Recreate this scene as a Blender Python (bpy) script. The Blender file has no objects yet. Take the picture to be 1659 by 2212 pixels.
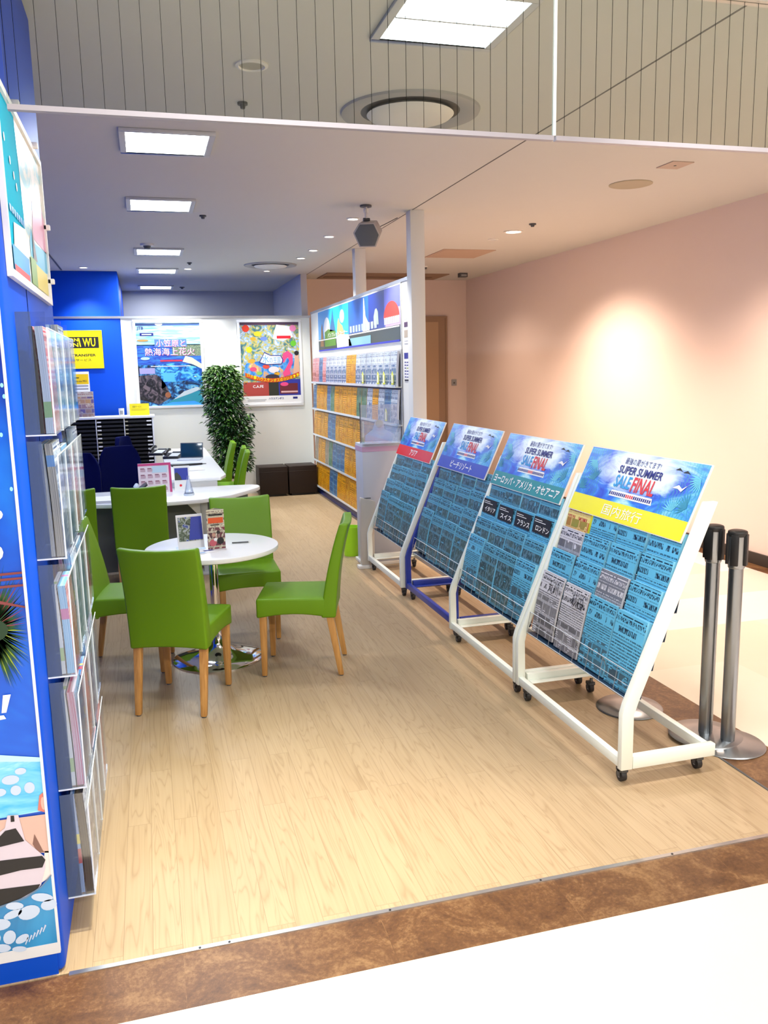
import bpy, bmesh, math, random
from mathutils import Vector, Matrix
random.seed(7)
S = bpy.context.scene
COL = S.collection

# ------------------------------------------------------------------ camera
def make_camera():
    yaw, pitch, roll = 0.27132396, 0.16862964, -0.02118033
    f = Vector((math.sin(yaw)*math.cos(pitch), math.cos(yaw)*math.cos(pitch), -math.sin(pitch)))
    rt = Vector((math.cos(yaw), -math.sin(yaw), 0)); up = rt.cross(f)
    r2 = math.cos(roll)*rt + math.sin(roll)*up
    u2 = -math.sin(roll)*rt + math.cos(roll)*up
    cd = bpy.data.cameras.new('camera'); cd.sensor_fit = 'VERTICAL'; cd.sensor_height = 36
    cd.lens = 36*1813.83/2212; cd.clip_start = .05; cd.clip_end = 100
    c = bpy.data.objects.new('camera', cd); COL.objects.link(c)
    c.matrix_world = Matrix(((r2.x, u2.x, -f.x, 0), (r2.y, u2.y, -f.y, 0), (r2.z, u2.z, -f.z, 1.75), (0, 0, 0, 1)))
    S.camera = c
make_camera()

# ------------------------------------------------------------------ light
S.view_settings.view_transform = 'Standard'; S.view_settings.look = 'None'
S.view_settings.gamma = 1; S.view_settings.use_curve_mapping = False
S.view_settings.exposure = 0.2
W = bpy.data.worlds.new('world'); S.world = W; W.use_nodes = True
W.node_tree.nodes['Background'].inputs[0].default_value = (1, .97, .94, 1)
W.node_tree.nodes['Background'].inputs[1].default_value = .16

def area(loc, sx, sy, power, color=(1, 1, 1), rot=(0, 0, 0), spread=180, shape='RECTANGLE'):
    l = bpy.data.lights.new('lamp_light', 'AREA'); l.shape = shape; l.size = sx
    if shape == 'RECTANGLE': l.size_y = sy
    l.energy = power; l.color = color; l.spread = math.radians(spread)
    o = bpy.data.objects.new('lamp_light', l); COL.objects.link(o); o.location = loc; o.rotation_euler = rot
    return o
def spot(loc, target, power, color, angle=60, blend=.7, size=.05):
    l = bpy.data.lights.new('spot_light', 'SPOT'); l.energy = power; l.color = color
    l.spot_size = math.radians(angle); l.spot_blend = blend; l.shadow_soft_size = size
    o = bpy.data.objects.new('spot_light', l); COL.objects.link(o); o.location = loc
    o.rotation_euler = (Vector(target)-Vector(loc)).to_track_quat('-Z', 'Y').to_euler()
    return o
COOL = (.86, .93, 1); WARM = (1, .76, .60); NEUT = (1, .95, .88)
PANELS = [(1.27, 3.40), (.22, 5.48), (.22, 7.43), (.25, 10.2), (.26, 12.05), (.27, 14.3)]
PWR = [17, 18, 26, 30, 26, 12]
for (x, y), p in zip(PANELS, PWR):
    area((x, y, 3.085), .42, .42, p, COOL)
# the mall's own ceiling panels, on the camera's side of the glass
for x, y, p in ((.4, 2.12, 30), (3.3, 2.12, 38), (-1.8, 2.0, 34), (.8, -1.5, 150), (-2.2, -1.6, 90), (3.8, -1.2, 110)):
    area((x, y, 3.08), 1.0, .22, p, NEUT)
spot((.30, 2.60, 3.10), (.08, 2.85, 0), 420, (1, .95, .74), 64, 1, .06)
spot((1.7, 2.2, 3.08), (1.75, 3.3, .5), 90, (1, .93, .84), 70, 1, .06)
# warm passage downlight, then two more spots added to light the peach wall
for y, p in ((8.31, 150), (10.9, 26), (5.4, 95)):
    spot((3.76, y, 3.07), (4.25, y, 0), p*3.2, WARM, 122, .9, .07)
# little downlights over the brochure wall and the back
for x, y in ((1.94, 7.83), (1.94, 8.87), (1.97, 9.89), (1.95, 10.58)):
    spot((x, y, 3.08), (2.2, y, .8), 105, (1, .93, .82), 85, .7, .04)
for x, y in ((-.66, 11.78), (.65, 11.8), (1.72, 11.55)):
    spot((x, y, 3.08), (x, y+.2, 1.0), 95, (1, .96, .9), 95, .8, .04)

# ------------------------------------------------------------------ materials
def nt(m): return m.node_tree.nodes, m.node_tree.links
_mats = {}
def mat(name, color=(.8, .8, .8), rough=.5, metal=0, emit=None, es=1, spec=None, coat=0):
    if name in _mats: return _mats[name]
    m = bpy.data.materials.new(name); m.use_nodes = True
    b = m.node_tree.nodes['Principled BSDF']
    b.inputs['Base Color'].default_value = (*color, 1); b.inputs['Roughness'].default_value = rough
    b.inputs['Metallic'].default_value = metal
    if spec is not None: b.inputs['Specular IOR Level'].default_value = spec
    if coat: b.inputs['Coat Weight'].default_value = coat
    if emit: b.inputs['Emission Color'].default_value = (*emit, 1); b.inputs['Emission Strength'].default_value = es
    m.diffuse_color = (*color, 1); _mats[name] = m
    return m
def mixc(N, L, fac, a, b, typ='MIX'):
    n = N.new('ShaderNodeMix'); n.data_type = 'RGBA'; n.blend_type = typ
    for sock, v in ((n.inputs[0], fac), (n.inputs[6], a), (n.inputs[7], b)):
        if hasattr(v, 'links') or isinstance(v, bpy.types.NodeSocket): L.new(v, sock)
        elif isinstance(v, (int, float)): sock.default_value = v
        else: sock.default_value = (*v, 1)
    return n.outputs[2]
def mth(N, L, op, a, b=0.0, c=None):
    n = N.new('ShaderNodeMath'); n.operation = op
    for i, v in enumerate((a, b) if c is None else (a, b, c)):
        if isinstance(v, bpy.types.NodeSocket): L.new(v, n.inputs[i])
        else: n.inputs[i].default_value = v
    return n.outputs[0]
def noise(N, L, vec, scale, detail=2, rough=.5, dist=0):
    n = N.new('ShaderNodeTexNoise'); n.inputs['Scale'].default_value = scale
    n.inputs['Detail'].default_value = detail; n.inputs['Roughness'].default_value = rough
    n.inputs['Distortion'].default_value = dist
    if vec is not None: L.new(vec, n.inputs['Vector'])
    return n.outputs['Fac'] if 'Fac' in n.outputs else n.outputs[0]
def mapping(N, L, src, scale=(1, 1, 1), loc=(0, 0, 0), rot=(0, 0, 0)):
    n = N.new('ShaderNodeMapping'); L.new(src, n.inputs[0])
    n.inputs['Location'].default_value = loc; n.inputs['Scale'].default_value = scale; n.inputs['Rotation'].default_value = rot
    return n.outputs[0]
def coords(N, kind='Object'):
    n = N.new('ShaderNodeTexCoord'); return n.outputs[kind]
def brick(N, L, vec, w, h, mortar, c1, c2, cm, off=.5, bias=0.0, sq=1.0):
    n = N.new('ShaderNodeTexBrick'); L.new(vec, n.inputs['Vector'])
    n.offset = off; n.inputs['Scale'].default_value = 1
    n.inputs['Brick Width'].default_value = w; n.inputs['Row Height'].default_value = h
    n.inputs['Mortar Size'].default_value = mortar; n.inputs['Mortar Smooth'].default_value = 0; n.inputs['Bias'].default_value = bias
    for k, v in (('Color1', c1), ('Color2', c2), ('Mortar', cm)): n.inputs[k].default_value = (*v, 1)
    return n
def ramp(N, L, fac, stops, interp='LINEAR'):
    n = N.new('ShaderNodeValToRGB'); L.new(fac, n.inputs[0]); n.color_ramp.interpolation = interp
    e = n.color_ramp.elements
    while len(e) < len(stops): e.new(.5)
    for i, (p, c) in enumerate(stops): e[i].position = p; e[i].color = (*c, 1)
    return n.outputs[0]
def bsdf(m): return m.node_tree.nodes['Principled BSDF']

def wood_floor():
    m = mat('oak_planks', rough=.42, spec=.35); N, L = nt(m); b = bsdf(m)
    co = coords(N)
    sw = N.new('ShaderNodeSeparateXYZ'); L.new(co, sw.inputs[0])
    cb = N.new('ShaderNodeCombineXYZ'); L.new(sw.outputs[1], cb.inputs[0]); L.new(sw.outputs[0], cb.inputs[1])
    br = brick(N, L, cb.outputs[0], 1.22, .0885, .0009, (0, 0, 0), (1, 1, 1), (.5, .5, .5), .37)
    off = N.new('ShaderNodeVectorMath'); off.operation = 'MULTIPLY_ADD'
    L.new(br.outputs['Color'], off.inputs[0]); off.inputs[1].default_value = (37, 11, 5); L.new(co, off.inputs[2])
    st = mapping(N, L, off.outputs[0], (9, .55, 1))
    g1 = noise(N, L, st, 1.5, 2, .5, .5)
    rings = mth(N, L, 'FRACT', mth(N, L, 'MULTIPLY', g1, 12))
    rl = mth(N, L, 'POWER', mth(N, L, 'ABSOLUTE', mth(N, L, 'SUBTRACT', mth(N, L, 'MULTIPLY', rings, 2), 1)), 5)
    fine = noise(N, L, mapping(N, L, off.outputs[0], (70, 1.2, 1)), 1.5, 3)
    base = ramp(N, L, noise(N, L, mapping(N, L, br.outputs['Color'], (3, 3, 3)), 4, 0),
                [(.3, (.345, .245, .138)), (.7, (.385, .282, .166))])
    c = mixc(N, L, mth(N, L, 'MULTIPLY', rl, .55), base, (.20, .12, .052))
    c = mixc(N, L, mth(N, L, 'MULTIPLY', fine, .42), c, (.56, .42, .27))
    c = mixc(N, L, mth(N, L, 'MULTIPLY', br.outputs['Fac'], .5), c, (.14, .085, .04))
    L.new(c, b.inputs['Base Color'])
    return m
def brown_tile():
    m = mat('brown_stone_tile', rough=.38, spec=.45); N, L = nt(m); b = bsdf(m)
    co = coords(N); br = brick(N, L, co, .62, 10, .001, (0, 0, 0), (1, 1, 1), (.3, .3, .3), 0)
    off = N.new('ShaderNodeVectorMath'); off.operation = 'MULTIPLY_ADD'
    L.new(br.outputs['Color'], off.inputs[0]); off.inputs[1].default_value = (9, 5, 3); L.new(co, off.inputs[2])
    a = noise(N, L, off.outputs[0], 5, 8, .75, .8); d = noise(N, L, off.outputs[0], 70, 5, .8)
    f = mth(N, L, 'ADD', mth(N, L, 'MULTIPLY', a, .62), mth(N, L, 'MULTIPLY', d, .38))
    c = ramp(N, L, f, [(.36, (.055, .022, .008)), (.5, (.125, .056, .020)), (.64, (.26, .145, .062))])
    L.new(c, b.inputs['Base Color'])
    return m
def mall_tile():
    m = mat('cream_mall_tile', rough=.25, spec=.5); N, L = nt(m); b = bsdf(m)
    co = mapping(N, L, coords(N), (1, 1, 1), (.13, .3, 0), (0, 0, math.radians(0)))
    br = brick(N, L, co, 1.35, .62, .001, (0, 0, 0), (1, 1, 1), (.5, .5, .5), .5)
    c = ramp(N, L, br.outputs['Color'], [(0, (.80, .68, .55)), (.34, (.80, .72, .60)), (.6, (.84, .79, .80)), (.85, (.82, .70, .62))], 'CONSTANT')
    c = mixc(N, L, mth(N, L, 'MULTIPLY', noise(N, L, co, 7, 4), .10), c, (.6, .5, .4))
    L.new(c, b.inputs['Base Color'])
    return m
def paint(name, color, rough=.7, var=.04):
    m = mat(name, color, rough); N, L = nt(m); b = bsdf(m)
    n = noise(N, L, coords(N), 3, 3)
    L.new(mixc(N, L, mth(N, L, 'MULTIPLY', n, var*2), color, tuple(c*.8 for c in color)), b.inputs['Base Color'])
    return m
def wood_leg():
    m = mat('beech_wood', rough=.4); N, L = nt(m); b = bsdf(m)
    n = noise(N, L, mapping(N, L, coords(N), (40, 40, 3)), 1.2, 3, .5, .6)
    L.new(ramp(N, L, n, [(.3, (.42, .19, .045)), (.7, (.62, .33, .10))]), b.inputs['Base Color'])
    return m
def clear_plastic(name, tint=(1, 1, 1), gloss=.12):
    m = mat(name, tint); N, L = nt(m); N.remove(bsdf(m)); out = N['Material Output']
    t = N.new('ShaderNodeBsdfTransparent'); t.inputs[0].default_value = (*tint, 1)
    g = N.new('ShaderNodeBsdfGlossy'); g.inputs['Roughness'].default_value = .08; g.inputs[0].default_value = (1, 1, 1, 1)
    fr = N.new('ShaderNodeFresnel'); fr.inputs[0].default_value = 1.45
    f = mth(N, L, 'MAXIMUM', mth(N, L, 'MULTIPLY', fr.outputs[0], .45), gloss*.35)
    mx = N.new('ShaderNodeMixShader'); L.new(f, mx.inputs[0]); L.new(t.outputs[0], mx.inputs[1]); L.new(g.outputs[0], mx.inputs[2])
    L.new(mx.outputs[0], out.inputs[0])
    return m
def frosted(name, color, alpha):
    m = mat(name, color, .3); b = bsdf(m); b.inputs['Alpha'].default_value = alpha
    return m

def cover(name, bg, ink, ph1, ph2, seed, head=None, photo=.5, dens=.5, size=1.0, rough=.35, soft=False):
    """printed paper: header band, rows of type, small pictures, all in UV"""
    m = mat(name, bg, rough); N, L = nt(m); b = bsdf(m)
    uv = coords(N, 'UV'); s = N.new('ShaderNodeSeparateXYZ'); L.new(uv, s.inputs[0]); v = s.outputs[1]
    uo = mapping(N, L, uv, (1, 1, 1), (seed*3.37, seed*2.61, seed*1.7))
    mean = tuple(.45*a+.55*d for a, d in zip(ink, bg))
    def thr(sx, sy, t, sc=1):
        return mth(N, L, 'GREATER_THAN', noise(N, L, mapping(N, L, uo, (sx, sy, 1)), sc, 1), t)
    def strip(lo, hi): return mth(N, L, 'MULTIPLY', mth(N, L, 'GREATER_THAN', v, lo), mth(N, L, 'LESS_THAN', v, hi))
    lines = mth(N, L, 'LESS_THAN', mth(N, L, 'FRACT', mth(N, L, 'MULTIPLY', v, 30/size)), .52)
    words = mth(N, L, 'MULTIPLY', lines, thr(48/size, 30/size, 1-dens))
    c = mixc(N, L, mth(N, L, 'MULTIPLY', words, .8), bg, ink)
    bars = mth(N, L, 'MULTIPLY', mth(N, L, 'LESS_THAN', mth(N, L, 'FRACT', mth(N, L, 'MULTIPLY', mth(N, L, 'ADD', v, .01), 6.3)), .10), .8)
    c = mixc(N, L, bars, c, mean)
    # top rule, script title, then one row of heavy figures
    c = mixc(N, L, strip(.70, .98), c, bg)
    c = mixc(N, L, mth(N, L, 'MULTIPLY', strip(.945, .962), thr(9, .1, .42)), c, ink)
    c = mixc(N, L, mth(N, L, 'MULTIPLY', strip(.865, .925), thr(55, 26, .50)), c, ink)
    c = mixc(N, L, mth(N, L, 'MULTIPLY', strip(.825, .84), thr(60, 1, .45)), c, mean)
    c = mixc(N, L, mth(N, L, 'MULTIPLY', mth(N, L, 'MULTIPLY', strip(.725, .80), thr(5, .1, .47)), thr(62, 14, .47)), c, ink)
    pic = brick(N, L, uo, .36 if not soft else .62, .19 if not soft else .31, .022, ph1, ph2, bg, .35)
    pn = noise(N, L, uo, 11, 5, .7); pc = mixc(N, L, mth(N, L, 'MULTIPLY', pn, .8), pic.outputs['Color'], ink)
    if soft: pc = mixc(N, L, mth(N, L, 'MULTIPLY', thr(16, 12, .55), .55), pc, tuple(.6*a+.1 for a in bg))
    pm = mth(N, L, 'MULTIPLY', mth(N, L, 'LESS_THAN', v, photo), mth(N, L, 'GREATER_THAN', noise(N, L, mapping(N, L, uo, (4, 6, 1)), 1.3, 0), .42 if photo < .8 else .30))
    c = mixc(N, L, pm, c, pc)
    if head:
        hm = mth(N, L, 'MULTIPLY', mth(N, L, 'GREATER_THAN', v, .74), mth(N, L, 'LESS_THAN', v, .965))
        ht = brick(N, L, uo, .13, .075, .03, bg, head, head, .3, .25)
        c = mixc(N, L, hm, c, mixc(N, L, mth(N, L, 'GREATER_THAN', pn, .47), head, ht.outputs['Color']))
    L.new(c, b.inputs['Base Color'])
    return m
def edges(name, a, bcol, scale=90, stripes=()):
    """stacked page edges: fine lines running the long way, colour bands across"""
    m = mat(name, a, .5); N, L = nt(m); b = bsdf(m)
    uv = coords(N, 'UV'); n = noise(N, L, mapping(N, L, uv, (scale*.35, .6, 1)), 1, 1)
    c = ramp(N, L, n, [(.4, a), (.6, bcol)])
    if stripes:
        s = N.new('ShaderNodeSeparateXYZ'); L.new(uv, s.inputs[0])
        for lo, hi, col in stripes:
            f = mth(N, L, 'MULTIPLY', mth(N, L, 'GREATER_THAN', s.outputs[1], lo), mth(N, L, 'LESS_THAN', s.outputs[1], hi))
            c = mixc(N, L, mth(N, L, 'MULTIPLY', f, .85), c, col)
    L.new(c, b.inputs['Base Color'])
    return m
def water_print(name, stops, scale=3, stretch=(1, 1, 1), dist=1.2, leafy=None, spray=None):
    m = mat(name, stops[0][1], .3); N, L = nt(m); b = bsdf(m); uv = coords(N, 'UV')
    n = noise(N, L, mapping(N, L, uv, stretch), scale, 4, .6, dist)
    c = ramp(N, L, n, stops)
    if leafy:
        w = N.new('ShaderNodeTexWave'); w.inputs['Scale'].default_value = 9; w.inputs['Distortion'].default_value = 7
        w.inputs['Detail Scale'].default_value = 1.4
        L.new(mapping(N, L, uv, (1.6, 1, 1)), w.inputs['Vector'])
        s = N.new('ShaderNodeSeparateXYZ'); L.new(uv, s.inputs[0])
        side = mth(N, L, 'GREATER_THAN', mth(N, L, 'ABSOLUTE', mth(N, L, 'SUBTRACT', s.outputs[0], .47)), .27)
        c = mixc(N, L, mth(N, L, 'MULTIPLY', mth(N, L, 'MULTIPLY', side, mth(N, L, 'GREATER_THAN', w.outputs['Fac'], .62)), .55), c, leafy)
    if spray:
        s2 = N.new('ShaderNodeSeparateXYZ'); L.new(uv, s2.inputs[0]); cu, cv, ru, rv = spray
        du = mth(N, L, 'DIVIDE', mth(N, L, 'SUBTRACT', s2.outputs[0], cu), ru); dv = mth(N, L, 'DIVIDE', mth(N, L, 'SUBTRACT', s2.outputs[1], cv), rv)
        dd = mth(N, L, 'SQRT', mth(N, L, 'ADD', mth(N, L, 'MULTIPLY', du, du), mth(N, L, 'MULTIPLY', dv, dv)))
        e = mth(N, L, 'SUBTRACT', 1.25, mth(N, L, 'ADD', dd, mth(N, L, 'MULTIPLY', mth(N, L, 'SUBTRACT', n, .5), -1.8)))
        e = mth(N, L, 'MINIMUM', mth(N, L, 'MAXIMUM', mth(N, L, 'MULTIPLY', e, 1.6), 0), 1)
        c = mixc(N, L, e, c, (.88, .97, 1))
    L.new(c, b.inputs['Base Color'])
    return m

M_WOOD = wood_floor(); M_BROWN = brown_tile(); M_MALL = mall_tile(); M_LEG = wood_leg()
M_CEIL = paint('ceiling_paint', (.61, .605, .565), .85)
M_WALLR = paint('peach_wall', (.80, .655, .585), .8)
M_WHITEW = paint('white_panel', (.84, .85, .80), .55, .02)
M_GREYW = paint('grey_back_wall', (.50, .50, .52), .8)
M_BLUE = paint('cobalt_blue_laminate', (.002, .075, .62), .5, .0); bsdf(M_BLUE).inputs['Specular IOR Level'].default_value = .18
M_COLM = paint('white_column_paint', (.76, .78, .76), .5, .02)
M_WM = mat('white_enamel', (.80, .85, .78), .35)
M_BM = mat('blue_enamel', (.012, .035, .30), .35)
M_CHROME = mat('chrome', (.75, .75, .76), .08, 1)
M_ALU = mat('aluminium', (.62, .62, .62), .35, 1)
M_STEEL = mat('brushed_steel', (.34, .37, .40), .3, 1)
M_BLACK = mat('black_plastic', (.012, .012, .014), .4)
M_RUB = mat('dark_rubber', (.02, .02, .022), .5)
M_WIRE = mat('zinc_wire', (.45, .47, .48), .4, .8)
M_GREEN = mat('lime_leather', (.135, .29, .003), .42, spec=.35)
M_WHITE = mat('white_laminate', (.86, .87, .87), .3)
M_OFFW = mat('offwhite', (.75, .74, .70), .5)
M_GREYP = mat('grey_plastic', (.33, .34, .36), .4)
M_LGREY = mat('light_grey', (.55, .57, .58), .5)
M_DGREY = mat('dark_grey', (.08, .085, .09), .5)
M_NAVY = mat('navy_fabric', (.002, .004, .055), .95, spec=.1)
M_TRAYSH = mat('navy_tray_shade', (.010, .035, .075), .5)
M_BRLE = mat('brown_leather', (.018, .009, .006), .5, spec=.3)
M_ACR = clear_plastic('clear_acrylic', (.93, .96, 1.0), .2)
M_ACRB = frosted('bluish_acrylic', (.55, .62, .80), .33)
M_ACRE = mat('acrylic_edge', (.72, .80, .88), .2)
M_PAPER = mat('white_paper', (.88, .88, .86), .6)
M_YEL = mat('yellow_sign', (.92, .76, .0), .4)
M_INK = mat('black_ink', (.01, .01, .012), .5)
M_RED = mat('red_ink', (.75, .015, .03), .45)
M_INKN = mat('navy_ink', (.01, .015, .22), .5)
M_CYAN = mat('cyan_ink', (.01, .33, .75), .45)
M_PRW = mat('white_ink', (.92, .92, .92), .5)
M_LAMP = mat('lamp_diffuser', (1, 1, 1), .5, emit=(.86, .94, 1), es=9)
M_LAMPW = mat('downlight_lens', (1, 1, 1), .5, emit=(1, .93, .82), es=9)

# ------------------------------------------------------------------ mesh builder
_txt = {}
def text_geo(s, bold=0.0):
    key = (s, bold)
    if key in _txt: return _txt[key]
    cu = bpy.data.curves.new('lettering', 'FONT'); cu.body = s; cu.resolution_u = 2; cu.align_x = 'LEFT'; cu.offset = bold
    o = bpy.data.objects.new('lettering', cu); COL.objects.link(o)
    bpy.context.view_layer.update()
    me = o.evaluated_get(bpy.context.evaluated_depsgraph_get()).to_mesh()
    vs = [(v.co.x, v.co.y) for v in me.vertices]; fs = [tuple(p.vertices) for p in me.polygons]
    bpy.data.objects.remove(o); bpy.data.curves.remove(cu)
    if vs:
        x0 = min(v[0] for v in vs); x1 = max(v[0] for v in vs); y0 = min(v[1] for v in vs); y1 = max(v[1] for v in vs)
        w = max(x1-x0, 1e-6); h = max(y1-y0, 1e-6)
        vs = [((x-x0)/w, (y-y0)/h) for x, y in vs]
    else: w = h = 1
    _txt[key] = (vs, fs, w/h)
    return _txt[key]

class MB:
    def __init__(s): s.v = []; s.f = []; s.m = []; s.uv = []; s.mats = []; s.T = Matrix.Identity(4)
    def mi(s, m):
        if m not in s.mats: s.mats.append(m)
        return s.mats.index(m)
    def face(s, pts, m, uv=None):
        i = len(s.v); s.v += [tuple(s.T @ Vector(p)) for p in pts]
        s.f.append(tuple(range(i, i+len(pts)))); s.m.append(s.mi(m))
        s.uv.append(uv or ([(0, 0), (1, 0), (1, 1), (0, 1)][:len(pts)] if len(pts) <= 4 else [(0, 0)]*len(pts)))
    def mesh(s, vs, fs, m):
        i = len(s.v); s.v += [tuple(s.T @ Vector(p)) for p in vs]; k = s.mi(m)
        for f in fs:
            s.f.append(tuple(a+i for a in f)); s.m.append(k); s.uv.append([(0, 0), (1, 0), (1, 1), (0, 1)][:len(f)] if len(f) <= 4 else [(0, 0)]*len(f))
    def box(s, a, b, m):
        x0, y0, z0 = a; x1, y1, z1 = b
        v = [(x0, y0, z0), (x1, y0, z0), (x1, y1, z0), (x0, y1, z0), (x0, y0, z1), (x1, y0, z1), (x1, y1, z1), (x0, y1, z1)]
        s.mesh(v, [(0, 3, 2, 1), (4, 5, 6, 7), (0, 1, 5, 4), (2, 3, 7, 6), (1, 2, 6, 5), (3, 0, 4, 7)], m)
    def hexa(s, v, m, mside=None):
        s.mesh(v, [(0, 3, 2, 1), (4, 5, 6, 7), (0, 1, 5, 4), (2, 3, 7, 6), (1, 2, 6, 5), (3, 0, 4, 7)], m)
    def cyl(s, p0, p1, r0, r1=None, m=None, n=16, caps=True):
        r1 = r0 if r1 is None else r1; p0 = Vector(p0); p1 = Vector(p1); d = (p1-p0).normalized()
        a = d.orthogonal().normalized(); b = d.cross(a); vs = []
        for p, r in ((p0, r0), (p1, r1)):
            for i in range(n):
                t = 2*math.pi*i/n; vs.append(p+(a*math.cos(t)+b*math.sin(t))*r)
        fs = [(i, (i+1) % n, n+(i+1) % n, n+i) for i in range(n)]
        if caps: fs += [tuple(range(n-1, -1, -1)), tuple(range(n, 2*n))]
        s.mesh(vs, fs, m)
    def lathe(s, prof, m, c=(0, 0, 0), n=32, closed=False):
        vs = []; fs = []; k = len(prof)
        for i in range(n):
            t = 2*math.pi*i/n
            for r, z in prof: vs.append((c[0]+r*math.cos(t), c[1]+r*math.sin(t), c[2]+z))
        for i in range(n):
            j = (i+1) % n
            for q in range(k if closed else k-1): q2 = (q+1) % k; fs.append((i*k+q, j*k+q, j*k+q2, i*k+q2))
        s.mesh(vs, fs, m)
    def prism(s, poly, axis, a, b, m):
        """poly: 2-D outline, swept along axis from a to b"""
        def P(p, t): return {'x': (t, p[0], p[1]), 'y': (p[0], t, p[1]), 'z': (p[0], p[1], t)}[axis]
        n = len(poly); vs = [P(p, a) for p in poly]+[P(p, b) for p in poly]
        s.mesh(vs, [(i, (i+1) % n, n+(i+1) % n, n+i) for i in range(n)]+[tuple(range(n-1, -1, -1)), tuple(range(n, 2*n))], m)
    def tube(s, pts, r, m, n=8):
        for a, b in zip(pts[:-1], pts[1:]): s.cyl(a, b, r, r, m, n)
    def build(s, name, parent=None, bevel=0, segs=2, smooth=40, label=None):
        me = bpy.data.meshes.new(name); me.from_pydata(s.v, [], s.f)
        for m in s.mats: me.materials.append(m)
        for p, k in zip(me.polygons, s.m): p.material_index = k
        ul = me.uv_layers.new(name='UVMap')
        for p, u in zip(me.polygons, s.uv):
            for li, q in zip(p.loop_indices, u): ul.data[li].uv = q
        bm = bmesh.new(); bm.from_mesh(me)
        if bevel:
            bmesh.ops.remove_doubles(bm, verts=bm.verts, dist=1e-5)
            bmesh.ops.recalc_face_normals(bm, faces=bm.faces)
            ed = [e for e in bm.edges if len(e.link_faces) == 2 and e.calc_face_angle(0) > math.radians(32)]
            bmesh.ops.bevel(bm, geom=ed, offset=bevel, segments=segs, profile=.5, affect='EDGES', clamp_overlap=True)
        bm.to_mesh(me); bm.free()
        if smooth:
            for p in me.polygons: p.use_smooth = True
            me.set_sharp_from_angle(angle=math.radians(smooth))
        me.update()
        o = bpy.data.objects.new(name, me); COL.objects.link(o)
        if parent: o.parent = parent
        if label: o['label'] = label
        return o

class Sheet:
    """flat printed artwork on a plane: origin = lower-left corner, u to the right, v up, in metres"""
    def __init__(s, mb, O, ux, uy, w, h, off=.0006):
        s.mb = mb; s.O = Vector(O); s.ux = Vector(ux).normalized(); s.uy = Vector(uy).normalized(); s.n = s.ux.cross(s.uy)
        s.w = w; s.h = h; s.off = off
    def p(s, u, v, l): return s.O+s.ux*(u*s.w)+s.uy*(v*s.h)+s.n*(s.off*l)
    def rect(s, u0, v0, u1, v1, m, l=1): s.mb.face([s.p(u0, v0, l), s.p(u1, v0, l), s.p(u1, v1, l), s.p(u0, v1, l)], m)
    def poly(s, pts, m, l=1): s.mb.face([s.p(u, v, l) for u, v in pts], m, [(u, v) for u, v in pts])
    def disc(s, u, v, r, m, l=1, asp=None, n=18, a0=0, a1=360):
        asp = s.w/s.h if asp is None else asp
        pts = [(u+r*math.cos(math.radians(a0+(a1-a0)*i/n)), v+r*asp*math.sin(math.radians(a0+(a1-a0)*i/n))) for i in range(n+(0 if a1-a0 == 360 else 1))]
        s.poly(pts, m, l)
    def text(s, t, u0, v0, u1, v1, m, l=2, slant=0, bold=.022):
        vs, fs, _ = text_geo(t, bold if (bold > .1 or all(ord(ch) < 0x4e00 for ch in t)) else 0)
        s.mb.mesh([s.p(u0+(u1-u0)*(x+slant*y), v0+(v1-v0)*y, l) for x, y in vs], fs, m)

def tag(o, label=None, cat=None, group=None, kind=None):
    if label: o['label'] = label
    if cat: o['category'] = cat
    if group: o['group'] = group
    if kind: o['kind'] = kind
    return o
def empty(name, loc=(0, 0, 0), rz=0):
    o = bpy.data.objects.new(name, None); COL.objects.link(o); o.location = loc; o.rotation_euler = (0, 0, rz); o.empty_display_size = .1
    return o
def kids(o): return [c for c in bpy.data.objects if c.parent == o]
def copy_tree(o, parent=None):
    c = o.copy(); COL.objects.link(c); c.parent = parent
    for ch in kids(o): copy_tree(ch, c)
    return c
def struct(name, mb, label=None, parent=None, **k):
    o = mb.build(name, parent, **k)
    if not parent: o['kind'] = 'structure'
    if label: o['label'] = label
    return o

CZ = 3.12       # ceiling height
# ------------------------------------------------------------------ the room
b = MB(); b.box((-3, 2.41, -.05), (2.37, 12.3, 0), M_WOOD); struct('floor', b, 'pale oak plank floor of the travel counter')
b = MB()
b.box((-4, 2.16, -.05), (2.65, 2.405, 0), M_BROWN); struct('trim_1', b, 'brown mottled tile strip across the shop front')
b = MB(); b.T = Matrix.Translation((2.51, 7.7, 0)) @ Matrix.Rotation(math.radians(90), 4, 'Z')
b.box((-5.29, -.14, -.05), (5.3, .135, 0), M_BROWN); struct('trim_2', b, 'brown mottled tile strip beside the display racks')
b = MB(); b.T = Matrix.Translation((4.97, 7, 0)) @ Matrix.Rotation(math.radians(90), 4, 'Z')
b.box((-9, -.12, -.05), (6, .08, 0), M_BROWN); struct('trim_3', b, 'brown tile strip at the foot of the peach wall')
b = MB(); b.box((-6, -6, -.05), (8, 2.16, 0), M_MALL); b.box((2.65, 2.16, -.05), (4.89, 13, 0), M_MALL)
struct('floor', b, 'glossy cream tiled mall floor')
b = MB(); b.box((-.33, 2.395, 0), (2.37, 2.412, .004), M_ALU); b.box((2.366, 2.395, 0), (2.376, 12, .003), M_DGREY)
for x in (.05, .14, .66, 1.2, 1.72): b.cyl((x, 2.402, .004), (x, 2.402, .0055), .004, m=M_BLACK, n=8)
struct('trim_4', b, 'thin metal threshold strip with dark screws')
b = MB(); b.box((-3, 2.42, CZ), (5.2, 15.2, CZ+.05), M_CEIL); b.box((-6, -6, CZ), (8, 2.42, CZ+.05), M_CEIL)
b.box((2.352, 2.5, CZ-.0015), (2.362, 13, CZ+.001), M_DGREY)
b.box((-.966, 3.8, CZ-.004), (-.945, 12.1, CZ+.001), M_DGREY)
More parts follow.
